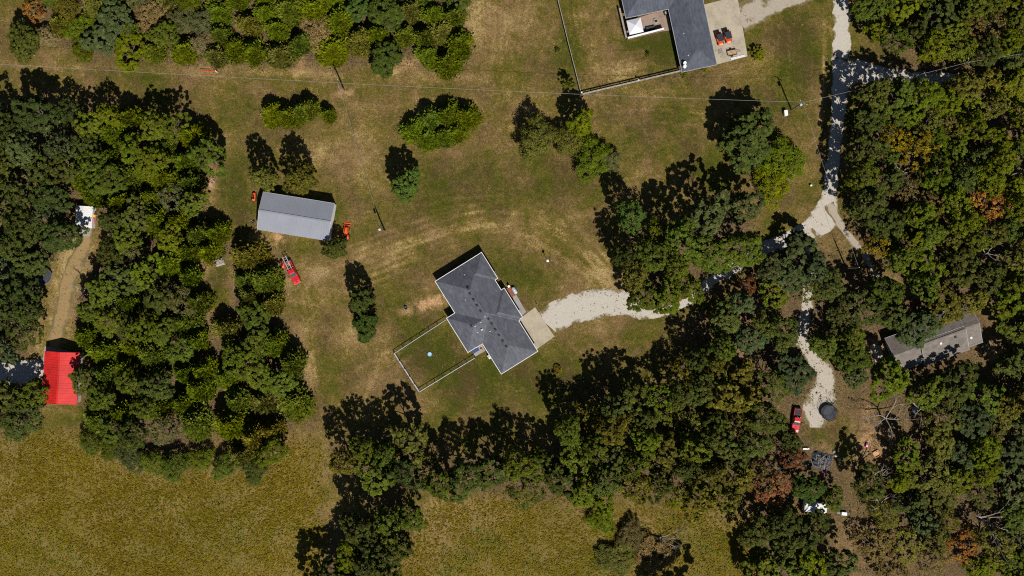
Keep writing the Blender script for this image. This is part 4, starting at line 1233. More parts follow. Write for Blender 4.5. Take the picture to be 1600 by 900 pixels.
MB().lathe([(.8, .0), (.7, .3), (.45, .55), (.1, .62)], 9).build('tarp_cover', M['paleblue'], t)
MB().tube([(-.75, 0, .3), (0, 0, .64), (.75, 0, .3)], .03).build('strap', M['steel'], t)

# ------------------------------------------------------------------ utility poles and wires
POLES = {}
def util_pole(key, px, py, h, label, xarm=True, drum=False, rz=.1):
    t = thing('utility_pole', label, 'utility pole', W(px, py), rz)
    MB().tube([(0, 0, -.2), (0, 0, h)], [.19, .13], 10).build('pole', M['pole'], t)
    if xarm:
        a = MB().box((0, 0, h - .35), (.12, 2.0, .12)).build('crossarm', M['pole'], t)
        for s in (-.9, .9): MB().lathe([(.05, 0), (.08, .08), (.04, .2)], 8, (0, s, h - .29)).build('insulator', M['white'], t)
    else:
        MB().lathe([(.05, 0), (.1, .1), (.05, .25)], 8, (0, 0, h)).build('insulator', M['white'], t)
    if drum:
        MB().lathe([(.05, 0), (.28, .04), (.3, .5), (.28, .95), (.05, 1.0)], 14, (-.42, 0, h - 2.1)).build('transformer', M['paleblue'], t)
    POLES[key] = W(px, py) + Vector((0, 0, h))
util_pole('a', 538.5, 142, 9.8, 'weathered utility pole north of the small cedar in the lawn')
util_pole('b', 601.5, 361, 8.2, 'shorter utility pole in the lawn between the barn and the central house', False, True)
util_pole('c', 1236.5, 172, 10.6, 'utility pole with transformer beside the gravel road', True, True, 1.0)
util_pole('d', 1484, 112, 10.6, 'utility pole standing among the trees along the side lane', True)
util_pole('e', 1322, 419, 9.5, 'slim utility pole near the fork in the gravel road', False)
POLES['w'] = W(-330, 92) + Vector((0, 0, 10.2)); POLES['x'] = W(1800, 60) + Vector((0, 0, 10.4))
m = MB()   # pole beyond the left edge that carries the line on
def wire(a, b, sag, label, r=.026, dz=0.0):
    A, B = POLES[a] if isinstance(a, str) else a, POLES[b] if isinstance(b, str) else b
    n = 24
    pts = [A.lerp(B, i / n) + Vector((0, 0, dz - 4 * sag * (i / n) * (1 - i / n))) for i in range(n + 1)]
    o = MB().tube(pts, r, 5).build('power_line', M['wire'])
    tag(o, label, 'power line')
wire('w', 'a', 1.2, 'power line from the left edge to the first pole')
wire('a', 'c', 1.6, 'long power line across the upper lawn between two poles')
wire('c', 'd', 1.0, 'power line from the roadside pole into the trees')
wire('d', 'x', .8, 'power line running off the right edge over the woods', .03)
wire('a', 'b', .9, 'thin service line running down the lawn to the shorter pole', .022, -.3)
wire('c', 'e', .9, 'thin service line from the roadside pole toward the fork', .022, -.3)
t = thing('utility_cabinet', 'white utility cabinet standing beside the roadside pole', 'cabinet', W(1226.5, 177.5), .1)
MB().box((0, 0, .55), (.75, 1.25, 1.1)).build('cabinet_body', M['white'], t)
MB().box((0, 0, 1.13), (.83, 1.33, .06)).build('lid', M['white'], t)
t = thing('gate', 'low red gate bar with a white post by the northern thicket', 'gate', W(327, 112), math.radians(-4))
MB().tube([(-2, 0, .9), (1.8, 0, .9)], .06).build('bar', M['redplastic'], t)
MB().tube([(-2, 0, .45), (1.8, 0, .45)], .035).build('rail', M['redplastic'], t)
MB().tube([(1.95, 0, 0), (1.95, 0, 1.5)], .12).build('post', M['white'], t)
for px, lb in ((48, 'left of two white marker posts by the tree at the upper left'), (53.5, 'right of two white marker posts by the tree at the upper left')):
    t = thing('marker_post', lb, 'post', W(px, 86), 0, 'white marker posts')
    MB().tube([(0, 0, 0), (0, 0, 1.9)], .11, 8).build('post', M['white'], t)
    MB().lathe([(.12, 1.9), (.05, 2.0)], 8).build('post_cap', M['white'], t)
t = thing('mailbox', 'small white box on the verge inside the road bend', 'box', W(1266.5, 290), .3)
MB().box((0, 0, .45), (.5, .4, .4)).build('box_body', M['white'], t)
MB().tube([(0, 0, 0), (0, 0, .3)], .06).build('post', M['pole'], t)
t = thing('log_pile', 'grey stacked wood pile at the edge of the small western clearing', 'log pile', W(344, 409), .3)
rr = random.Random(8)
for r_ in range(3):
    for k in range(7 - r_):
        a = MB().tube([(-1.0 + rr.uniform(-.15, .15), (k - 3 + r_ * .5) * .28, .13 + r_ * .24), (1.0 + rr.uniform(-.15, .15), (k - 3 + r_ * .5) * .28, .13 + r_ * .24)], .125, 7).build('log', M['deadwood'], t)
t = thing('brick_heap', 'small heap of pale bricks at the edge of the western woods', 'bricks', W(329.5, 281), .4)
for k in range(14):
    MB().box((rr.uniform(-.7, .7), rr.uniform(-1.0, 1.0), .1 + .12 * (k % 3)), (.42, .22, .16), rr.uniform(0, 3)).build('brick', M['brick'] if k % 3 else M['stone'], t)
# ------------------------------------------------------------------ trees
def leaf_quads(P, D, U, L, Wd):
    """diamond leaf clumps: centre P, long axis D, width axis U (numpy arrays)"""
    a = P - D * (L[:, None] * .5); b = P + U * (Wd[:, None] * .5) + D * (L[:, None] * .08)
    c = P + D * (L[:, None] * .5); d = P - U * (Wd[:, None] * .5) - D * (L[:, None] * .05)
    v = np.stack([a, b, c, d], 1).reshape(-1, 3)
    return v, np.arange(len(v))

def unit(a): return a / (np.linalg.norm(a, axis=1, keepdims=True) + 1e-9)

def crown_broad(seed, Rr=4.0, zb=3.0, zt=12.0, ncl=46, per=150, size=.36, fill=1.0, up=.8, soft=1.0):
    g = np.random.default_rng(seed)
    lob = g.uniform(0, 6.28, 3)
    Ps, Ds, Us, Ls, Ws = [], [], [], [], []
    zc = zb + (zt - zb) * .42
    cents = []
    tries = 0
    while len(cents) < ncl and tries < 4000:
        tries += 1
        th = g.uniform(0, 6.283); ph = math.asin(g.uniform(-.35, 1.0))
        rr = g.uniform(.62, 1.0) ** .5
        env = 1 + .18 * math.sin(2 * th + lob[0]) + .16 * math.sin(3 * th + lob[1]) + .12 * math.sin(5 * th + lob[2])
        hz = (zt - zc) if ph > 0 else (zc - zb)
        c = np.array([Rr * .93 * env * rr * math.cos(ph) * math.cos(th), Rr * .93 * env * rr * math.cos(ph) * math.sin(th), zc + hz * .92 * rr * math.sin(ph) + g.uniform(-1, 1) * min(1.2, Rr * .3)])
        if all(np.linalg.norm((c - q) * np.array([1, 1, .8])) > Rr * .155 for q in cents): cents.append(c)
    for c in cents:
        rad = g.uniform(.075, .155) * Rr * soft
        n = int(per * g.uniform(.6, 1.25) * fill)
        d = unit(g.normal(size=(n, 3)) + np.array([0, 0, .35]))
        r = rad * g.uniform(.2, 1.0, n) ** .5
        p = c + d * r[:, None] * np.array([1.15, 1.15, .6])
        out = unit(p - np.array([0, 0, zc]))
        nrm = unit(d * .45 + out * .35 + np.array([.10, -.25, up]) + g.normal(size=(n, 3)) * .42)
        t = unit(np.cross(nrm, g.normal(size=(n, 3))))
        Ps.append(p); Ds.append(t); Us.append(np.cross(nrm, t))
        L = size * g.uniform(.6, 1.5, n); Ls.append(L); Ws.append(L * g.uniform(.55, .9, n))
    return leaf_quads(np.concatenate(Ps), np.concatenate(Ds), np.concatenate(Us), np.concatenate(Ls), np.concatenate(Ws))

def crown_cedar(seed, Rr=2.6, zb=.3, zt=6.5, nbr=120, per=46, size=.46, power=.75):
    g = np.random.default_rng(seed)
    Ps, Ds, Us, Ls, Ws = [], [], [], [], []
    ph0 = g.uniform(0, 6.28, 3)
    for k in range(nbr):
        f = g.uniform(0, 1) ** 1.15
        z = zb + (zt - zb) * f
        th = g.uniform(0, 6.283)
        env = 1 + .13 * math.sin(2 * th + ph0[0]) + .10 * math.sin(4 * th + ph0[1])
        rm = Rr * env * (1 - f) ** power * g.uniform(.82, 1.1) + .12
        n = int(per * (.55 + .6 * rm / Rr))
        s = g.uniform(.35, 1.0, n) ** .7
        dirv = np.array([math.cos(th), math.sin(th), .55 + .5 * f])
        side = np.array([-math.sin(th), math.cos(th), 0])
        sp = .16 * rm + .12
        p = np.zeros((n, 3)) + np.array([0, 0, z])
        p = p + np.outer(s * rm, np.array([math.cos(th), math.sin(th), .32])) + np.outer(g.normal(size=n) * sp, side) + g.normal(size=(n, 3)) * .13
        d = unit(dirv + side * g.normal(size=(n, 1)) * .55 + g.normal(size=(n, 3)) * .28 + np.array([0, 0, .25]))
        nr = unit(np.cross(d, g.normal(size=(n, 3)) * .6 + side))
        Ps.append(p); Ds.append(d); Us.append(np.cross(d, nr))
        L = size * g.uniform(.55, 1.4, n); Ls.append(L); Ws.append(L * g.uniform(.30, .5, n))
    return leaf_quads(np.concatenate(Ps), np.concatenate(Ds), np.concatenate(Us), np.concatenate(Ls), np.concatenate(Ws))

def grow(m, p, d, L, r, depth, g, spread=.6, n=3, seg=3):
    pts = [p]; rad = [r]
    for i in range(seg):
        d = (d + Vector((g.gauss(0, .14), g.gauss(0, .14), g.gauss(.03, .10)))).normalized()
        pts.append(pts[-1] + d * (L / seg)); rad.append(r * (1 - .5 * (i + 1) / seg))
    m.tube(pts, rad, 5 if r > .06 else 4, cap=False)
    if depth > 0:
        for k in range(n):
            t = g.uniform(.45, 1.0)
            i = min(seg - 1, int(t * seg)); q = pts[i].lerp(pts[i + 1], t * seg - i)
            nd = (d + Vector((g.uniform(-1, 1), g.uniform(-1, 1), g.uniform(-.3, .6))) * spread * 1.3).normalized()
            grow(m, q, nd, L * g.uniform(.5, .75), rad[i] * .62, depth - 1, g, spread, n, seg)

def trunk_broad(seed, Rr, zt):
    g = random.Random(seed)
    m = MB()
    h = zt * .62
    pts = [Vector((0, 0, -.2))]; rad = [.42]
    for i in range(5):
        pts.append(Vector((g.gauss(0, .12) * i * .5, g.gauss(0, .12) * i * .5, h * (i + 1) / 5))); rad.append(.32 * (1 - .16 * (i + 1)))
    m.tube(pts, rad, 8)
    for k in range(7):
        a = k * .9 + g.uniform(-.3, .3); z = h * g.uniform(.4, .95)
        i = min(4, int(z / h * 5)); q = pts[i].lerp(pts[i + 1], z / h * 5 - i)
        grow(m, q, Vector((math.cos(a), math.sin(a), g.uniform(.45, 1.0))).normalized(), Rr * g.uniform(.6, .85), .12, 1, g, .5, 3, 3)
    return m

def mesh_of(m, name, mat):
    me = bpy.data.meshes.new(name); me.from_pydata(m.v, [], m.f); me.materials.append(mat); me.update(); return me

LIB = {}
def add_lib(kind, Rr, zt, vf, tm, mat):
    me = np_mesh('crown', vf[0], vf[1], 4, mat)
    LIB.setdefault(kind, []).append((Rr, zt, me, mesh_of(tm, 'trunk', M['bark'])))
for s in range(9):
    Rr, zt = 4.0, 12.0 + (s % 3)
    add_lib('deciduous_tree', Rr, zt, crown_broad(100 + s, Rr, 3.2, zt, (118, 90, 140)[s % 3], (36, 52, 38)[(s // 2) % 3], (.42, .50, .34)[s % 3]), trunk_broad(200 + s, Rr, zt), M['leaf'])
for s in range(4):   # lawn trees, leafy down to the grass
    Rr, zt = 4.0, 11.0
    add_lib('lawn_tree', Rr, zt, crown_broad(180 + s, Rr, .4, zt, 170, 44, .42), trunk_broad(280 + s, Rr, zt), M['leaf'])
for s in range(3):   # wispy, sparser, smaller leaves
    Rr, zt = 4.0, 9.0
    add_lib('wispy_tree', Rr, zt, crown_broad(130 + s, Rr, .6, zt, 120, 80, .24, 1.0, .4, 1.35), trunk_broad(230 + s, Rr, zt), M['leaf'])
for s in range(3):   # thin crowns that show their limbs
    Rr, zt = 4.0, 11.0
    add_lib('sparse_tree', Rr, zt, crown_broad(160 + s, Rr, 3.5, zt, 78, 26, .36), trunk_broad(260 + s, Rr, zt), M['leaf'])
for s in range(6):
    tm = MB(); tm.tube([(0, 0, -.1), (0.03, 0, 2.5), (0, .03, 5.8)], [.2, .13, .03], 7)
    g = random.Random(s)
    for k in range(14):
        a = g.uniform(0, 6.28); z = .5 + 4.5 * k / 14; r_ = 2.0 * (1 - z / 6.6)
        tm.tube([(0, 0, z), (r_ * math.cos(a), r_ * math.sin(a), z + .4 * r_)], [.05, .02], 4, cap=False)
    add_lib('cedar_tree', 2.6, 6.5, crown_cedar(300 + s, 2.6, .3, 6.5, 150, 26, .62, .62 + .08 * (s % 3)), tm, M['needle'])
for s in range(3):
    tm = MB(); g = random.Random(60 + s)
    for k in range(6):
        a = k * 1.05; tm.tube([(0, 0, -.05), (.5 * math.cos(a), .5 * math.sin(a), .8), (.8 * math.cos(a), .8 * math.sin(a), 1.4)], [.05, .03, .01], 4, cap=False)
    add_lib('shrub', 1.6, 2.2, crown_broad(340 + s, 1.6, .1, 2.2, 44, 40, .26, 1.0, .5), tm, M['leaf'])

TINT = {
 'dark green': (.056, .064, .015), 'blue green': (.055, .067, .024), 'deep green': (.044, .054, .013), 'mid green': (.070, .084, .014),
 'yellow green': (.084, .098, .012), 'olive': (.092, .084, .018), 'lime green': (.106, .118, .013), 'grey green': (.090, .090, .034),
 'brown olive': (.115, .082, .030), 'orange brown': (.20, .095, .034), 'russet': (.135, .058, .030), 'gold': (.15, .115, .02), 'tan': (.17, .125, .058), 'bright green': (.050, .068, .014),
}
TREES = []   # records for the labels
rt = random.Random(77)
LEAN = 1.0
def place(kind, px, py, dia, h, tint, label=None, group=None, stand=None, var=None, stretch=1.0):
    lib = LIB[kind]
    Rr, zt, cm, tmesh = lib[rt.randrange(len(lib)) if var is None else var % len(lib)]
    hv = h * (.62 if kind in ('deciduous_tree', 'sparse_tree', 'lawn_tree') else .4)
    p = W(px, py, hv)
    t = bpy.data.objects.new('deciduous_tree' if kind == 'lawn_tree' else kind, None); link(t); t.empty_display_size = .5
    t.location = (p.x, p.y, 0)
    s = dia / PPM / 2 / Rr
    t.scale = (s * rt.uniform(.94, 1.06), s * rt.uniform(.94, 1.06) * stretch, h / zt)
    t.rotation_euler = (0, 0, rt.uniform(0, 6.283))
    tr = link(bpy.data.objects.new('trunk', tmesh), t)
    cr = link(bpy.data.objects.new('crown', cm), t)
    c = TINT[tint] if kind != 'cedar_tree' else tuple(1.2 * q for q in TINT[tint]); k = rt.uniform(.88, 1.32); kh = rt.uniform(-.09, .09)
    cr.color = (c[0] * k * (1 + kh), c[1] * k, c[2] * k * (1 - kh), 1)
    t['category'] = 'tree' if kind != 'shrub' else 'shrub'
    if group: t['group'] = group
    TREES.append(dict(o=t, px=px, py=py, kind=kind, dia=dia, tint=tint, label=label, stand=stand, p=p, R=s * Rr))
    return t

# --- single trees on the lawns
for a in [
 ('lawn_tree', 410, 276, 38, 14.5, 'olive', 'narrow dark olive tree northwest of the metal barn, left of a similar one', 1),
 ('lawn_tree', 467, 278, 46, 14.0, 'olive', 'olive tree touching the shadow on the north side of the metal barn', 2),
 ('lawn_tree', 633, 288, 46, 11.0, 'bright green', 'round bright green tree alone on the lawn between two utility poles', 3),
 ('lawn_tree', 564, 468, 38, 11, 'dark green', 'upper of two touching dark trees west of the central house', 4),
 ('lawn_tree', 570, 508, 42, 8.0, 'bright green', 'lower of two touching dark trees west of the central house', 5),
 ('lawn_tree', 523, 388, 36, 7.5, 'dark green', 'small dark tree at the southeast corner of the metal barn', 6),
 ('cedar_tree', 427, 178, 38, 5.4, 'yellow green', 'leftmost cedar of the small row on the upper lawn', 0),
 ('cedar_tree', 449, 182, 40, 5.6, 'yellow green', 'second cedar from the left in the small upper lawn row', 1),
 ('cedar_tree', 468, 174, 36, 5.2, 'mid green', 'third cedar from the left in the small upper lawn row', 2),
 ('cedar_tree', 484, 170, 34, 5.6, 'mid green', 'rightmost cedar of the small row on the upper lawn', 3),
 ('cedar_tree', 513.5, 180, 25, 4.6, 'yellow green', 'tiny cedar standing alone just right of the cedar row', 4),
 ('cedar_tree', 647, 203, 38, 5.6, 'yellow green', 'leftmost cedar of the clump north of the round lawn tree', 5),
 ('cedar_tree', 672, 187, 42, 6.0, 'mid green', 'top left cedar of the clump north of the round lawn tree', 0),
 ('cedar_tree', 700, 180, 40, 6.0, 'yellow green', 'top middle cedar of the clump north of the round lawn tree', 1),
 ('cedar_tree', 730, 182, 42, 5.6, 'yellow green', 'top right cedar of the clump north of the round lawn tree', 2),
 ('cedar_tree', 668, 216, 38, 5.0, 'yellow green', 'bottom left cedar of the clump north of the round lawn tree', 3),
 ('cedar_tree', 692, 214, 40, 5.2, 'yellow green', 'bottom middle cedar of the clump north of the round lawn tree', 4),
 ('cedar_tree', 714, 208, 34, 5.0, 'yellow green', 'bottom right cedar of the clump north of the round lawn tree', 5),
 ('wispy_tree', 838, 216, 62, 9.0, 'olive', 'wispy olive brown tree left of the bright green tree under the power line', 0),
 ('lawn_tree', 908, 190, 42, 11, 'lime green', 'bright lime green tree south of the wooden fence corner', 1),
 ('shrub', 888, 133, 20, 5.0, 'mid green', 'small pointed shrub against the western wooden fence', 0),
 ('wispy_tree', 888, 222, 46, 6.0, 'olive', 'low olive bush between the wispy tree and the golden bush', 1),
 ('wispy_tree', 925, 248, 62, 6.0, 'yellow green', 'broad feathery yellow green bush at the north of the central clump', 2),
 ('wispy_tree', 952, 252, 36, 5.0, 'grey green', 'small grey bush on the right flank of the feathery yellow bush', 0),
 ('lawn_tree', 1170, 216, 82, 13.5, 'deep green', 'large dark green tree south of the northern house', 2),
 ('wispy_tree', 1218, 250, 70, 6.0, 'yellow green', 'feathery yellow green bush below the roadside utility pole', 1),
 ('wispy_tree', 1205, 288, 58, 6.0, 'lime green', 'feathery lime green bush beside the large dark green tree', 2),
 ('shrub', 1184, 84, 22, 2.6, 'lime green', 'small yellow green shrub right of the northern concrete pad', 1),
 ('shrub', 872, 577, 13, 1.4, 'gold', 'tiny golden plant on the lawn edge southeast of the central house', 2),
 ('shrub', 1013, 86, 8, 1.4, 'lime green', 'tiny sapling on the lawn of the northern house', 0),
 ('shrub', 871, 78, 7, 1.2, 'dark green', 'tiny dark sapling west of the long board fence', 1),
 ('shrub', 1069, 116, 11, 1.2, 'lime green', 'small clipped shrub at the southwest corner of the northern house', 1),
 ('shrub', 1100, 108, 9, 1.0, 'lime green', 'little shrub along the south wall of the northern house', 2),
 ('lawn_tree', 34, 60, 52, 8.5, 'dark green', 'dark tree left of the thicket at the upper left', 3),
 ('sparse_tree', 52, 14, 40, 7.0, 'orange brown', 'orange brown tree at the top left corner', 0),
 ('wispy_tree', 75, 58, 30, 4.0, 'tan', 'pale dry bush right of the dark tree at the upper left', 1),
 ('lawn_tree', 602, 90, 50, 6.5, 'bright green', 'round bluish tree bulging from the south edge of the northern thicket', 4),
 ('deciduous_tree', 985, 337, 50, 15.0, 'bright green', 'bright green tree at the northwest corner of the central clump', 5),
 ('deciduous_tree', 975, 400, 40, 14.5, 'deep green', 'dark tree on the west flank of the central clump', 0),
 ('deciduous_tree', 1108, 335, 60, 16.0, 'blue green', 'dark tree at the shaded north side of the central clump', 4),
 ('deciduous_tree', 1165, 322, 52, 13.0, 'blue green', 'blue green tree on the northeast shoulder of the central clump', 3),
 ('sparse_tree', 1540, 325, 64, 12.0, 'orange brown', 'broad orange brown tree in the right woods', 1),
 ('sparse_tree', 1167, 448, 34, 6.0, 'russet', 'russet tree beside the lane southeast of the central clump', 2),
 ('sparse_tree', 1240, 716, 38, 8.0, 'russet', 'russet tree left of the teal slide', 0),
 ('sparse_tree', 1205, 762, 62, 9.0, 'russet', 'large russet brown tree left of the white camper', 1),
 ('sparse_tree', 1183, 742, 44, 9.0, 'brown olive', 'brown tree behind the large russet tree at the lower right', 2),
 ('deciduous_tree', 1262, 763, 48, 9.0, 'bright green', 'bright green tree just north of the white camper', 6),
 ('deciduous_tree', 1302, 780, 34, 7.0, 'mid green', 'small green tree right of the white camper', 1),
 ('deciduous_tree', 1432, 512, 60, 12.0, 'blue green', 'blue green tree overhanging the west half of the brown house', 2),
 ('deciduous_tree', 1472, 478, 64, 12.0, 'olive', 'broad olive tree overhanging the north eave of the brown house', 3),
 ('deciduous_tree', 1520, 470, 40, 11.0, 'olive', 'olive tree above the northeast corner of the brown house', 0),
 ('deciduous_tree', 1494, 600, 60, 12.0, 'deep green', 'dark tree shading the south roof of the brown house', 1),
 ('deciduous_tree', 1388, 594, 58, 11.0, 'yellow green', 'yellow green tree southwest of the brown house', 4),
 ('deciduous_tree', 1332, 532, 44, 11.0, 'mid green', 'green tree west of the brown house', 5),
 ('deciduous_tree', 1335, 585, 40, 10.0, 'blue green', 'blue green tree between the gravel drive and the brown house', 3),
 ('deciduous_tree', 1235, 690, 34, 7.0, 'dark green', 'dark tree immediately south of the parked red pickup', 3),
 ('sparse_tree', 1500, 855, 60, 7.0, 'orange brown', 'low orange tinged tree near the bottom right corner', 2),
 ('sparse_tree', 1460, 875, 50, 6.0, 'brown olive', 'low brown tree on the bottom edge right of the camper', 0),
 ('sparse_tree', 1365, 850, 60, 5.0, 'brown olive', 'low brown scrub tree below the white cart', 1),
 ('sparse_tree', 1420, 850, 60, 5.0, 'olive', 'low olive scrub tree between two brown ones on the lower right', 2),
 ('sparse_tree', 1390, 890, 56, 5.0, 'brown olive', 'low brown scrub tree on the bottom edge below the white cart', 0),
 ('wispy_tree', 1380, 800, 50, 5.0, 'olive', 'low olive bush right of the white cart', 1),
 ('deciduous_tree', 1060, 945, 80, 13.0, 'dark green', 'dark tree just below the bottom edge, casting a round shadow', 4),
 ('deciduous_tree', 130, 592, 40, 9, 'dark green', 'dark tree overhanging the right slope of the red barn', 2),
 ('deciduous_tree', 50, 410, 48, 11, 'dark green', 'dark oak covering the upper half of the left trampoline', 3),
 ('deciduous_tree', 1398, 498, 46, 11, 'dark green', 'dark tree northwest of the brown house over its garage end', 4),
 ('wispy_tree', 142, 690, 36, 4.0, 'mid green', 'leftmost low dark bush between the western woods and the golden field', 0),
 ('wispy_tree', 172, 700, 38, 4.0, 'mid green', 'second low bush from the left along the golden field', 1),
 ('wispy_tree', 205, 714, 40, 4.5, 'blue green', 'third low bush from the left along the golden field', 2),
 ('wispy_tree', 240, 722, 40, 4.5, 'mid green', 'fourth low bush from the left along the golden field', 0),
 ('wispy_tree', 275, 728, 44, 5.0, 'mid green', 'lowest bush in the middle of the golden field edge', 1),
 ('wispy_tree', 315, 716, 38, 4.0, 'yellow green', 'yellow green bush right of the lowest bush by the golden field', 2),
 ('wispy_tree', 352, 728, 40, 4.5, 'mid green', 'second bush from the right along the golden field', 0),
 ('wispy_tree', 398, 736, 40, 4.5, 'dark green', 'rightmost low bush along the golden field below the western woods', 1),
 ('wispy_tree', 985, 835, 46, 3.0, 'brown olive', 'low brown bush in the southern field beside dead branches', 0),
 ('wispy_tree', 965, 870, 60, 2.6, 'olive', 'low olive bush in the southern field near the bottom edge', 1),
 ('wispy_tree', 1020, 865, 60, 2.6, 'tan', 'low pale bush right of the olive one in the southern field', 2),
 ('wispy_tree', 940, 815, 40, 3.0, 'yellow green', 'low yellow green bush at the top of the southern field', 2),
] + [('deciduous_tree', x, y, 50, h, tn, lb, i) for i, (x, y, h, tn, lb) in enumerate([
 (1362, 152, 15, 'dark green', 'dark tall tree at the inside corner of the road and side lane'), (1402, 150, 15, 'mid green', 'tall green tree on the south side of the lane, second from the road'),
 (1443, 147, 15, 'yellow green', 'yellow green tall tree on the south side of the lane, third from the road'), (1350, 192, 16, 'deep green', 'tall dark tree leaning over the road just south of the lane'),
 (1350, 234, 16, 'dark green', 'tall roadside tree opposite the large dark green tree'), (1347, 276, 16, 'mid green', 'tall roadside tree above the road narrowing'), (1352, 318, 16, 'dark green', 'tall roadside tree right of the gravel fork'),
 (1008, 464, 13, 'mid green', 'green tree overhanging the end of the gravel driveway'), (1042, 466, 14, 'yellow green', 'yellow green tree hiding the lane just east of the driveway'), (1072, 448, 14, 'mid green', 'green tree hiding the lane at the southeast of the central clump'),
 (1358, 755, 12, 'dark green', 'dark tree south of the sandy patch casting a long shadow'), (1330, 560, 11, 'mid green', 'green tree right of the gravel drive bend'), (1385, 455, 12, 'mid green', 'green tree covering the end of the narrow right hand lane')])]:
    place(*a[:6], label=a[6], var=a[7], group='single trees and bushes')

# --- the woods
KIND = {
 'thicket_west': (34, [('cedar_tree', .40, (4.5, 6.5), ('yellow green', 'mid green', 'olive')), ('deciduous_tree', .25, (5, 7.5), ('mid green', 'blue green', 'yellow green')), ('wispy_tree', .35, (3.5, 5), ('grey green', 'tan', 'olive', 'yellow green'))], 1.28, 'northern thicket'),
 'thicket_east': (34, [('cedar_tree', .86, (5.0, 6.8), ('yellow green', 'yellow green', 'mid green', 'olive')), ('deciduous_tree', .08, (5, 7), ('bright green',)), ('wispy_tree', .06, (3, 4), ('tan', 'grey green'))], 1.32, 'northern thicket'),
 'oak_west': (39, [('deciduous_tree', .85, (11, 15), ('blue green', 'dark green', 'deep green')), ('sparse_tree', .15, (9, 12), ('dark green', 'blue green'))], 1.22, 'western oaks'),
 'oak_southwest': (42, [('deciduous_tree', 1, (10, 13), ('mid green', 'dark green', 'dark green'))], 1.2, 'western oaks'),
 'mixed_west': (36, [('cedar_tree', .52, (6.5, 9), ('yellow green', 'mid green', 'yellow green')), ('deciduous_tree', .42, (9.0, 12.5), ('mid green', 'dark green', 'yellow green', 'mid green')), ('sparse_tree', .06, (7, 10), ('grey green', 'olive'))], 1.28, 'western woods'),
 'cedar_west': (36, [('cedar_tree', .72, (6.5, 8.5), ('yellow green', 'mid green', 'olive')), ('deciduous_tree', .28, (7, 10), ('mid green', 'yellow green'))], 1.28, 'western woods'),
 'clump_center': (40, [('deciduous_tree', .9, (14, 17), ('mid green', 'yellow green', 'mid green', 'olive')), ('sparse_tree', .1, (10, 13), ('yellow green',))], 1.22, 'central clump'),
 'woods_top_right': (37, [('deciduous_tree', .95, (10, 14), ('mid green', 'yellow green', 'dark green', 'mid green')), ('sparse_tree', .05, (9, 12), ('brown olive',))], 1.25, 'right woods'),
 'woods_right': (37, [('deciduous_tree', .90, (10, 15), ('mid green', 'yellow green', 'yellow green', 'dark green', 'mid green', 'olive')), ('sparse_tree', .10, (10, 13), ('olive', 'gold', 'brown olive'))], 1.24, 'right woods'),
 'woods_lane': (40, [('deciduous_tree', .85, (9, 13), ('dark green', 'mid green', 'blue green')), ('sparse_tree', .15, (8, 12), ('mid green', 'dark green'))], 1.2, 'woods along the lane'),
 'woods_south': (38, [('deciduous_tree', .85, (12, 16.5), ('dark green', 'yellow green', 'mid green', 'olive', 'dark green')), ('sparse_tree', .15, (8, 12), ('olive', 'yellow green'))], 1.28, 'southern woods'),
 'woods_south_mid': (37, [('deciduous_tree', .85, (12, 16), ('dark green', 'mid green', 'olive', 'blue green')), ('sparse_tree', .15, (8, 12), ('olive',))], 1.28, 'southern woods'),
 'woods_south_west': (38, [('deciduous_tree', 1, (13, 16), ('dark green', 'deep green', 'mid green', 'olive'))], 1.3, 'southern woods'),
 'woods_bottom': (39, [('deciduous_tree', 1, (12, 16), ('mid green', 'yellow green', 'mid green', 'dark green'))], 1.25, 'southern woods'),
 'woods_house_south': (38, [('deciduous_tree', .85, (8, 11), ('dark green', 'mid green', 'blue green')), ('sparse_tree', .15, (8, 10), ('olive',))], 1.25, 'southeastern woods'),
 'woods_far_right': (38, [('deciduous_tree', 1, (9, 12), ('dark green', 'mid green', 'olive'))], 1.25, 'southeastern woods'),
 'woods_bottom_right': (39, [('deciduous_tree', .60, (7, 11), ('dark green', 'mid green', 'olive', 'blue green', 'yellow green')), ('sparse_tree', .40, (6, 10), ('olive', 'brown olive', 'olive', 'dark green'))], 1.25, 'southeastern woods'),
 'woods_bottom_mid': (43, [('deciduous_tree', 1, (9, 13), ('mid green', 'dark green', 'yellow green'))], 1.25, 'southeastern woods'),
}
FREE = [  # places where nothing grows (px centre, radius)
 (138, 342, 27), (93, 590, 38), (70, 431, 14), (1293, 644, 22), (1244, 657, 24), (1275, 793, 20), (1283, 720, 32), (1360, 698, 30), (1258, 718, 12),
 (1470, 535, 40), (1420, 555, 40), (1510, 510, 34), (1372, 552, 26), (1257, 488, 19), (1257, 525, 19), (1278, 570, 16), (1340, 415, 10), (343, 440, 27), (345, 475, 22), (333, 520, 10), (334, 560, 9), (338, 600, 9), (345, 640, 8), (135, 375, 17), (122, 405, 21), (107, 440, 21), (92, 485, 18), (84, 530, 16), (158, 372, 16), (1165, 500, 13), (1192, 562, 13), (1150, 545, 10), (1290, 705, 24), (1318, 800, 22), (1225, 645, 16), (1258, 675, 12), (1318, 802, 16),
 (1410, 268, 14), (1585, 272, 12), (1545, 392, 12), (1525, 815, 26), (1430, 642, 14), (1400, 650, 18)]
placed = [(t['px'], t['py'], t['dia'] * .42) for t in TREES]
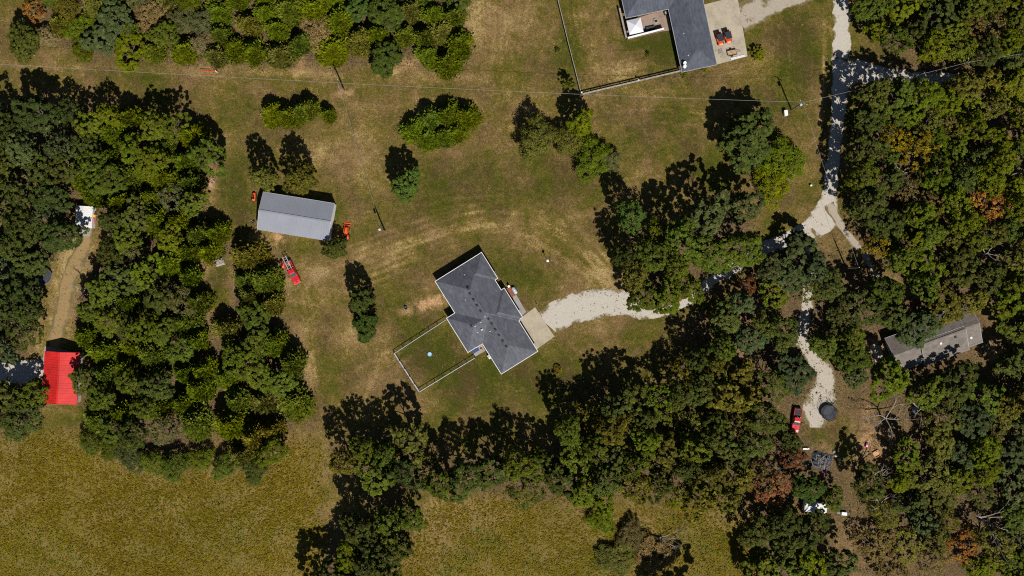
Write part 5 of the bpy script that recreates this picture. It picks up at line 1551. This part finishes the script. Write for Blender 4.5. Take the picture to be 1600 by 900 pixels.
for nm, (sp, kinds, over, gname) in KIND.items():
    poly = STANDS[nm]
    xs = [p[0] for p in poly]; ys = [p[1] for p in poly]
    bad = 0
    while bad < 900:
        x, y = rt.uniform(min(xs), max(xs)), rt.uniform(min(ys), max(ys))
        if not bool(in_poly(np.array([x]), np.array([y]), poly)[0]): bad += 1; continue
        d = sp * rt.uniform(.82, 1.3)
        if any((x - q[0]) ** 2 + (y - q[1]) ** 2 < (q[2] + d * .40) ** 2 for q in placed) or any((x - f[0]) ** 2 + (y - f[1]) ** 2 < (f[2] + d * .35) ** 2 for f in FREE):
            bad += 1; continue
        bad = 0
        u = rt.random(); acc = 0
        for kd, pr, hr, tints in kinds:
            acc += pr
            if u <= acc: break
        place(kd, x, y, d * over * (.92 if kd == 'cedar_tree' else 1.0), rt.uniform(*hr), rt.choice(tints), stand=gname, group='trees of the ' + gname)
        placed.append((x, y, d * .42))

# --- dead trees
def dead_tree(px, py, label, seed, h=8, lying=None, L=5.0, depth=3, n=3):
    g = random.Random(seed)
    t = thing('dead_tree', label, 'dead tree', W(px, py, 0 if lying is not None else h * .6))
    m = MB()
    if lying is None:
        m.tube([(0, 0, -.2), (.1, 0, h * .3), (.05, .1, h * .55)], [.26, .2, .16], 7)
        m.build('trunk', M['deadwood'], t)
        for k in range(5):
            a = k * 1.26 + g.uniform(-.3, .3)
            b = MB(); grow(b, Vector((.05, .1, h * g.uniform(.4, .55))), Vector((math.cos(a), math.sin(a), .55)).normalized(), L * g.uniform(.7, 1.1), .12, depth - 1, g, .55, n, 3)
            b.build('branch', M['deadwood'], t)
    else:
        d = Vector((math.cos(lying), math.sin(lying), 0))
        m.tube([Vector((0, 0, h * .0 + .4)), d * 1.2 + Vector((0, 0, .5 + h * .0))], [.22, .18], 7)
        m.build('trunk', M['deadwood'], t)
        for k in range(6):
            a = lying + (k - 2.5) * .26
            b = MB(); grow(b, d * 1.0 + Vector((0, 0, .5)), Vector((math.cos(a), math.sin(a), .16)).normalized(), L * g.uniform(.8, 1.2), .11, depth - 1, g, .38, n, 4)
            b.build('branch', M['deadwood'], t)
    return t
dead_tree(1411, 270, 'bare grey tree in a gap of the right woods, west of the orange tree', 1, 10, L=3.2)
dead_tree(1580, 274, 'bare grey tree near the right edge above the orange tree', 2, 11, L=3.4)
dead_tree(1545, 396, 'bare grey tree below the orange tree in the right woods', 3, 11, L=3.4)
dead_tree(1385, 655, 'tangle of bare branches southwest of the pale blue tarp bundle', 4, 6, L=4.6, n=4)
dead_tree(1440, 640, 'bare branching tree right of the pale blue tarp bundle', 5, 8, L=4.2)
dead_tree(1365, 745, 'bare twiggy tree south of the sandy patch', 6, 8, L=3.6)
dead_tree(1378, 790, 'bare grey tree northwest of the large fan of dead limbs', 7, 7, L=3.4)
o = dead_tree(1515, 800, 'large fan of pale dead limbs in the lower right woods', 8, 8, lying=math.radians(-25), L=7.5); o.location.z = 3.2
o = dead_tree(1022, 838, 'fallen pale dead tree in the southern field', 9, 3, lying=math.radians(-20), L=4.2)
o = dead_tree(1205, 755, 'bare grey twigs inside the large russet tree', 10, 9, L=3.6)
dead_tree(170, 480, 'bare twiggy tree beside the dirt path in the western woods', 11, 9, L=2.8)
dead_tree(128, 460, 'bare grey tree at the western edge of the dirt path', 12, 8, L=2.6)

# --- ground cover nobody could count
def scatter(name, n, test, zfun, size, col, mat, seed, flat=.3, wind=None, region=(0, 1600, 0, 900)):
    g = np.random.default_rng(seed)
    x = g.uniform(region[0], region[1], n); y = g.uniform(region[2], region[3], n)
    ii = np.clip(((y + 120) / 3).astype(int), 0, FIELD.shape[0] - 1); jj = np.clip(((x + 120) / 3).astype(int), 0, FIELD.shape[1] - 1)
    k = g.uniform(0, 1, n) < test(ii, jj, x, y)
    x, y = x[k], y[k]; n = len(x)
    P = np.stack([(x - 800) / PPM, (450 - y) / PPM, np.zeros(n)], 1)
    reps = zfun[0]
    P = np.repeat(P, reps, 0); n = len(P)
    P[:, :2] += g.normal(size=(n, 2)) * zfun[1]
    P[:, 2] = g.uniform(.04, 1, n) ** 1.5 * zfun[2]
    D = g.normal(size=(n, 3)) * np.array([1, 1, flat]) + np.array([0, 0, .15])
    if wind is not None:
        th = wind + .7 * np.sin(P[:, 0] * .11 + 2 * np.sin(P[:, 1] * .07)) + .5 * np.sin(P[:, 1] * .17 + 1)
        D = D * .45 + np.stack([np.cos(th), np.sin(th), np.full(n, .25)], 1)
    D = unit(D); N = unit(np.cross(D, np.array([0, 0, 1.0]) + g.normal(size=(n, 3)) * .35))
    L = size * g.uniform(.5, 1.5, n)
    v, f = leaf_quads(P, D, N, L, L * g.uniform(.3, .7, n))
    v[:, 2] = np.maximum(v[:, 2], .02)
    o = link(bpy.data.objects.new(name, np_mesh(name, v, f, 4, mat)))
    o.color = (*col, 1); o['kind'] = 'stuff'
    return o
scatter('tall_grass', 130000, lambda i, j, x, y: FIELD[i, j] * (.62 + .38 * np.sin(x * .05 + 2 * np.sin(y * .04)) * np.sin(y * .06 + 1.3 * np.sin(x * .03))), (2, .25, .15), .50, (.150, .114, .020), M['tall_grass'], 1, .3, .35, region=(-60, 1200, 640, 960))
scatter('green_weeds', 30000, lambda i, j, x, y: FIELD[i, j] * np.clip(GREEN[i, j] * 1.4, 0, 1), (3, .3, .3), .40, (.092, .106, .017), M['undergrowth'], 2, .5, region=(-60, 1200, 640, 960))
scatter('undergrowth', 30000, lambda i, j, x, y: LITTER[i, j] * .5, (3, .4, .9), .40, (.050, .056, .018), M['undergrowth'], 3, .3, region=(-60, 1660, -60, 960))
scatter('fallen_leaves', 26000, lambda i, j, x, y: LITTER[i, j] * .8, (2, .4, .06), .34, (.155, .105, .058), M['undergrowth'], 4, .1, region=(-60, 1660, -60, 960))
scatter('dry_grass', 42000, lambda i, j, x, y: np.clip(DRY[i, j] - .36, 0, 1) * 1.5 * (1 - FIELD[i, j]) * (1 - LITTER[i, j]), (2, .2, .10), .34, (.22, .165, .08), M['tall_grass'], 5, .2, region=(-60, 1660, -60, 960))

# ------------------------------------------------------------------ labels for the trees of the woods
MARKS = [(131, 340, 'white shed'), (93, 590, 'red barn'), (465, 340, 'metal barn'), (70, 431, 'left trampoline'), (345, 448, 'small western clearing'), (442, 413, 'pickup with the ladder'),
 (760, 490, 'central house'), (636, 556, 'fenced yard'), (1040, 50, 'northern house'), (1316, 112, 'side lane junction'), (1283, 352, 'gravel road fork'), (1540, 325, 'orange brown tree'), (1167, 448, 'russet lane tree'),
 (1470, 530, 'brown house'), (1293, 644, 'netted trampoline'), (1275, 793, 'white camper'), (1205, 762, 'large russet tree'), (1360, 700, 'sandy patch'), (1525, 815, 'fan of dead limbs'), (1411, 270, 'bare tree in the gap'),
 (1600, 0, 'top right corner'), (1600, 900, 'bottom right corner'), (1600, 480, 'right edge midpoint'), (0, 0, 'top left corner'), (0, 300, 'left edge'), (327, 112, 'red gate'), (535, 135, 'upper lawn pole'), (440, 720, 'southern tip of western woods'),
 (602, 90, 'round bluish thicket tree'), (200, 0, 'top edge at left'), (700, 0, 'thicket top right end'), (500, 760, 'golden field corner'), (750, 790, 'southern field top'), (1040, 830, 'fallen dead tree'), (985, 334, 'bright clump corner tree'),
 (1080, 470, 'lane bend'), (872, 577, 'tiny golden plant'), (1484, 112, 'pole among trees'), (1060, 900, 'bottom edge round shadow'), (1275, 560, 'gravel drive bend'), (250, 400, 'middle of western woods'), (560, 900, 'bottom edge beside golden field')]
DIRS = ['right of', 'lower right of', 'below', 'lower left of', 'left of', 'upper left of', 'above', 'upper right of']
ORD = ['', 'second ', 'third ', 'fourth ', 'fifth ', 'sixth ', 'seventh ', 'eighth ', 'ninth ', 'tenth ']
NOUN = {'deciduous_tree': 'leafy tree', 'cedar_tree': 'cedar', 'wispy_tree': 'wispy bush', 'sparse_tree': 'thin tree', 'shrub': 'shrub'}
cells = {}
for t in TREES:
    if t['label']:
        t['o']['label'] = t['label']; continue
    mk = min(MARKS, key=lambda q: (q[0] - t['px']) ** 2 + (q[1] - t['py']) ** 2)
    a = math.atan2(t['py'] - mk[1], t['px'] - mk[0])
    dr = DIRS[int(round(a / (math.pi / 4))) % 8]
    cells.setdefault((t['tint'], t['kind'], mk[2], dr), []).append((math.hypot(mk[0] - t['px'], mk[1] - t['py']), t))
for (tint, kd, mk, dr), lst in cells.items():
    lst.sort(key=lambda q: q[0])
    for i, (d, t) in enumerate(lst):
        rank = '' if len(lst) == 1 else (ORD[i] + 'nearest ' if i else 'nearest ')
        t['o']['label'] = ('%s%s %s, %s the %s' % (rank, tint, NOUN[kd], dr, mk))
print('trees', len(TREES), {k: sum(1 for t in TREES if t['kind'] == k) for k in LIB})
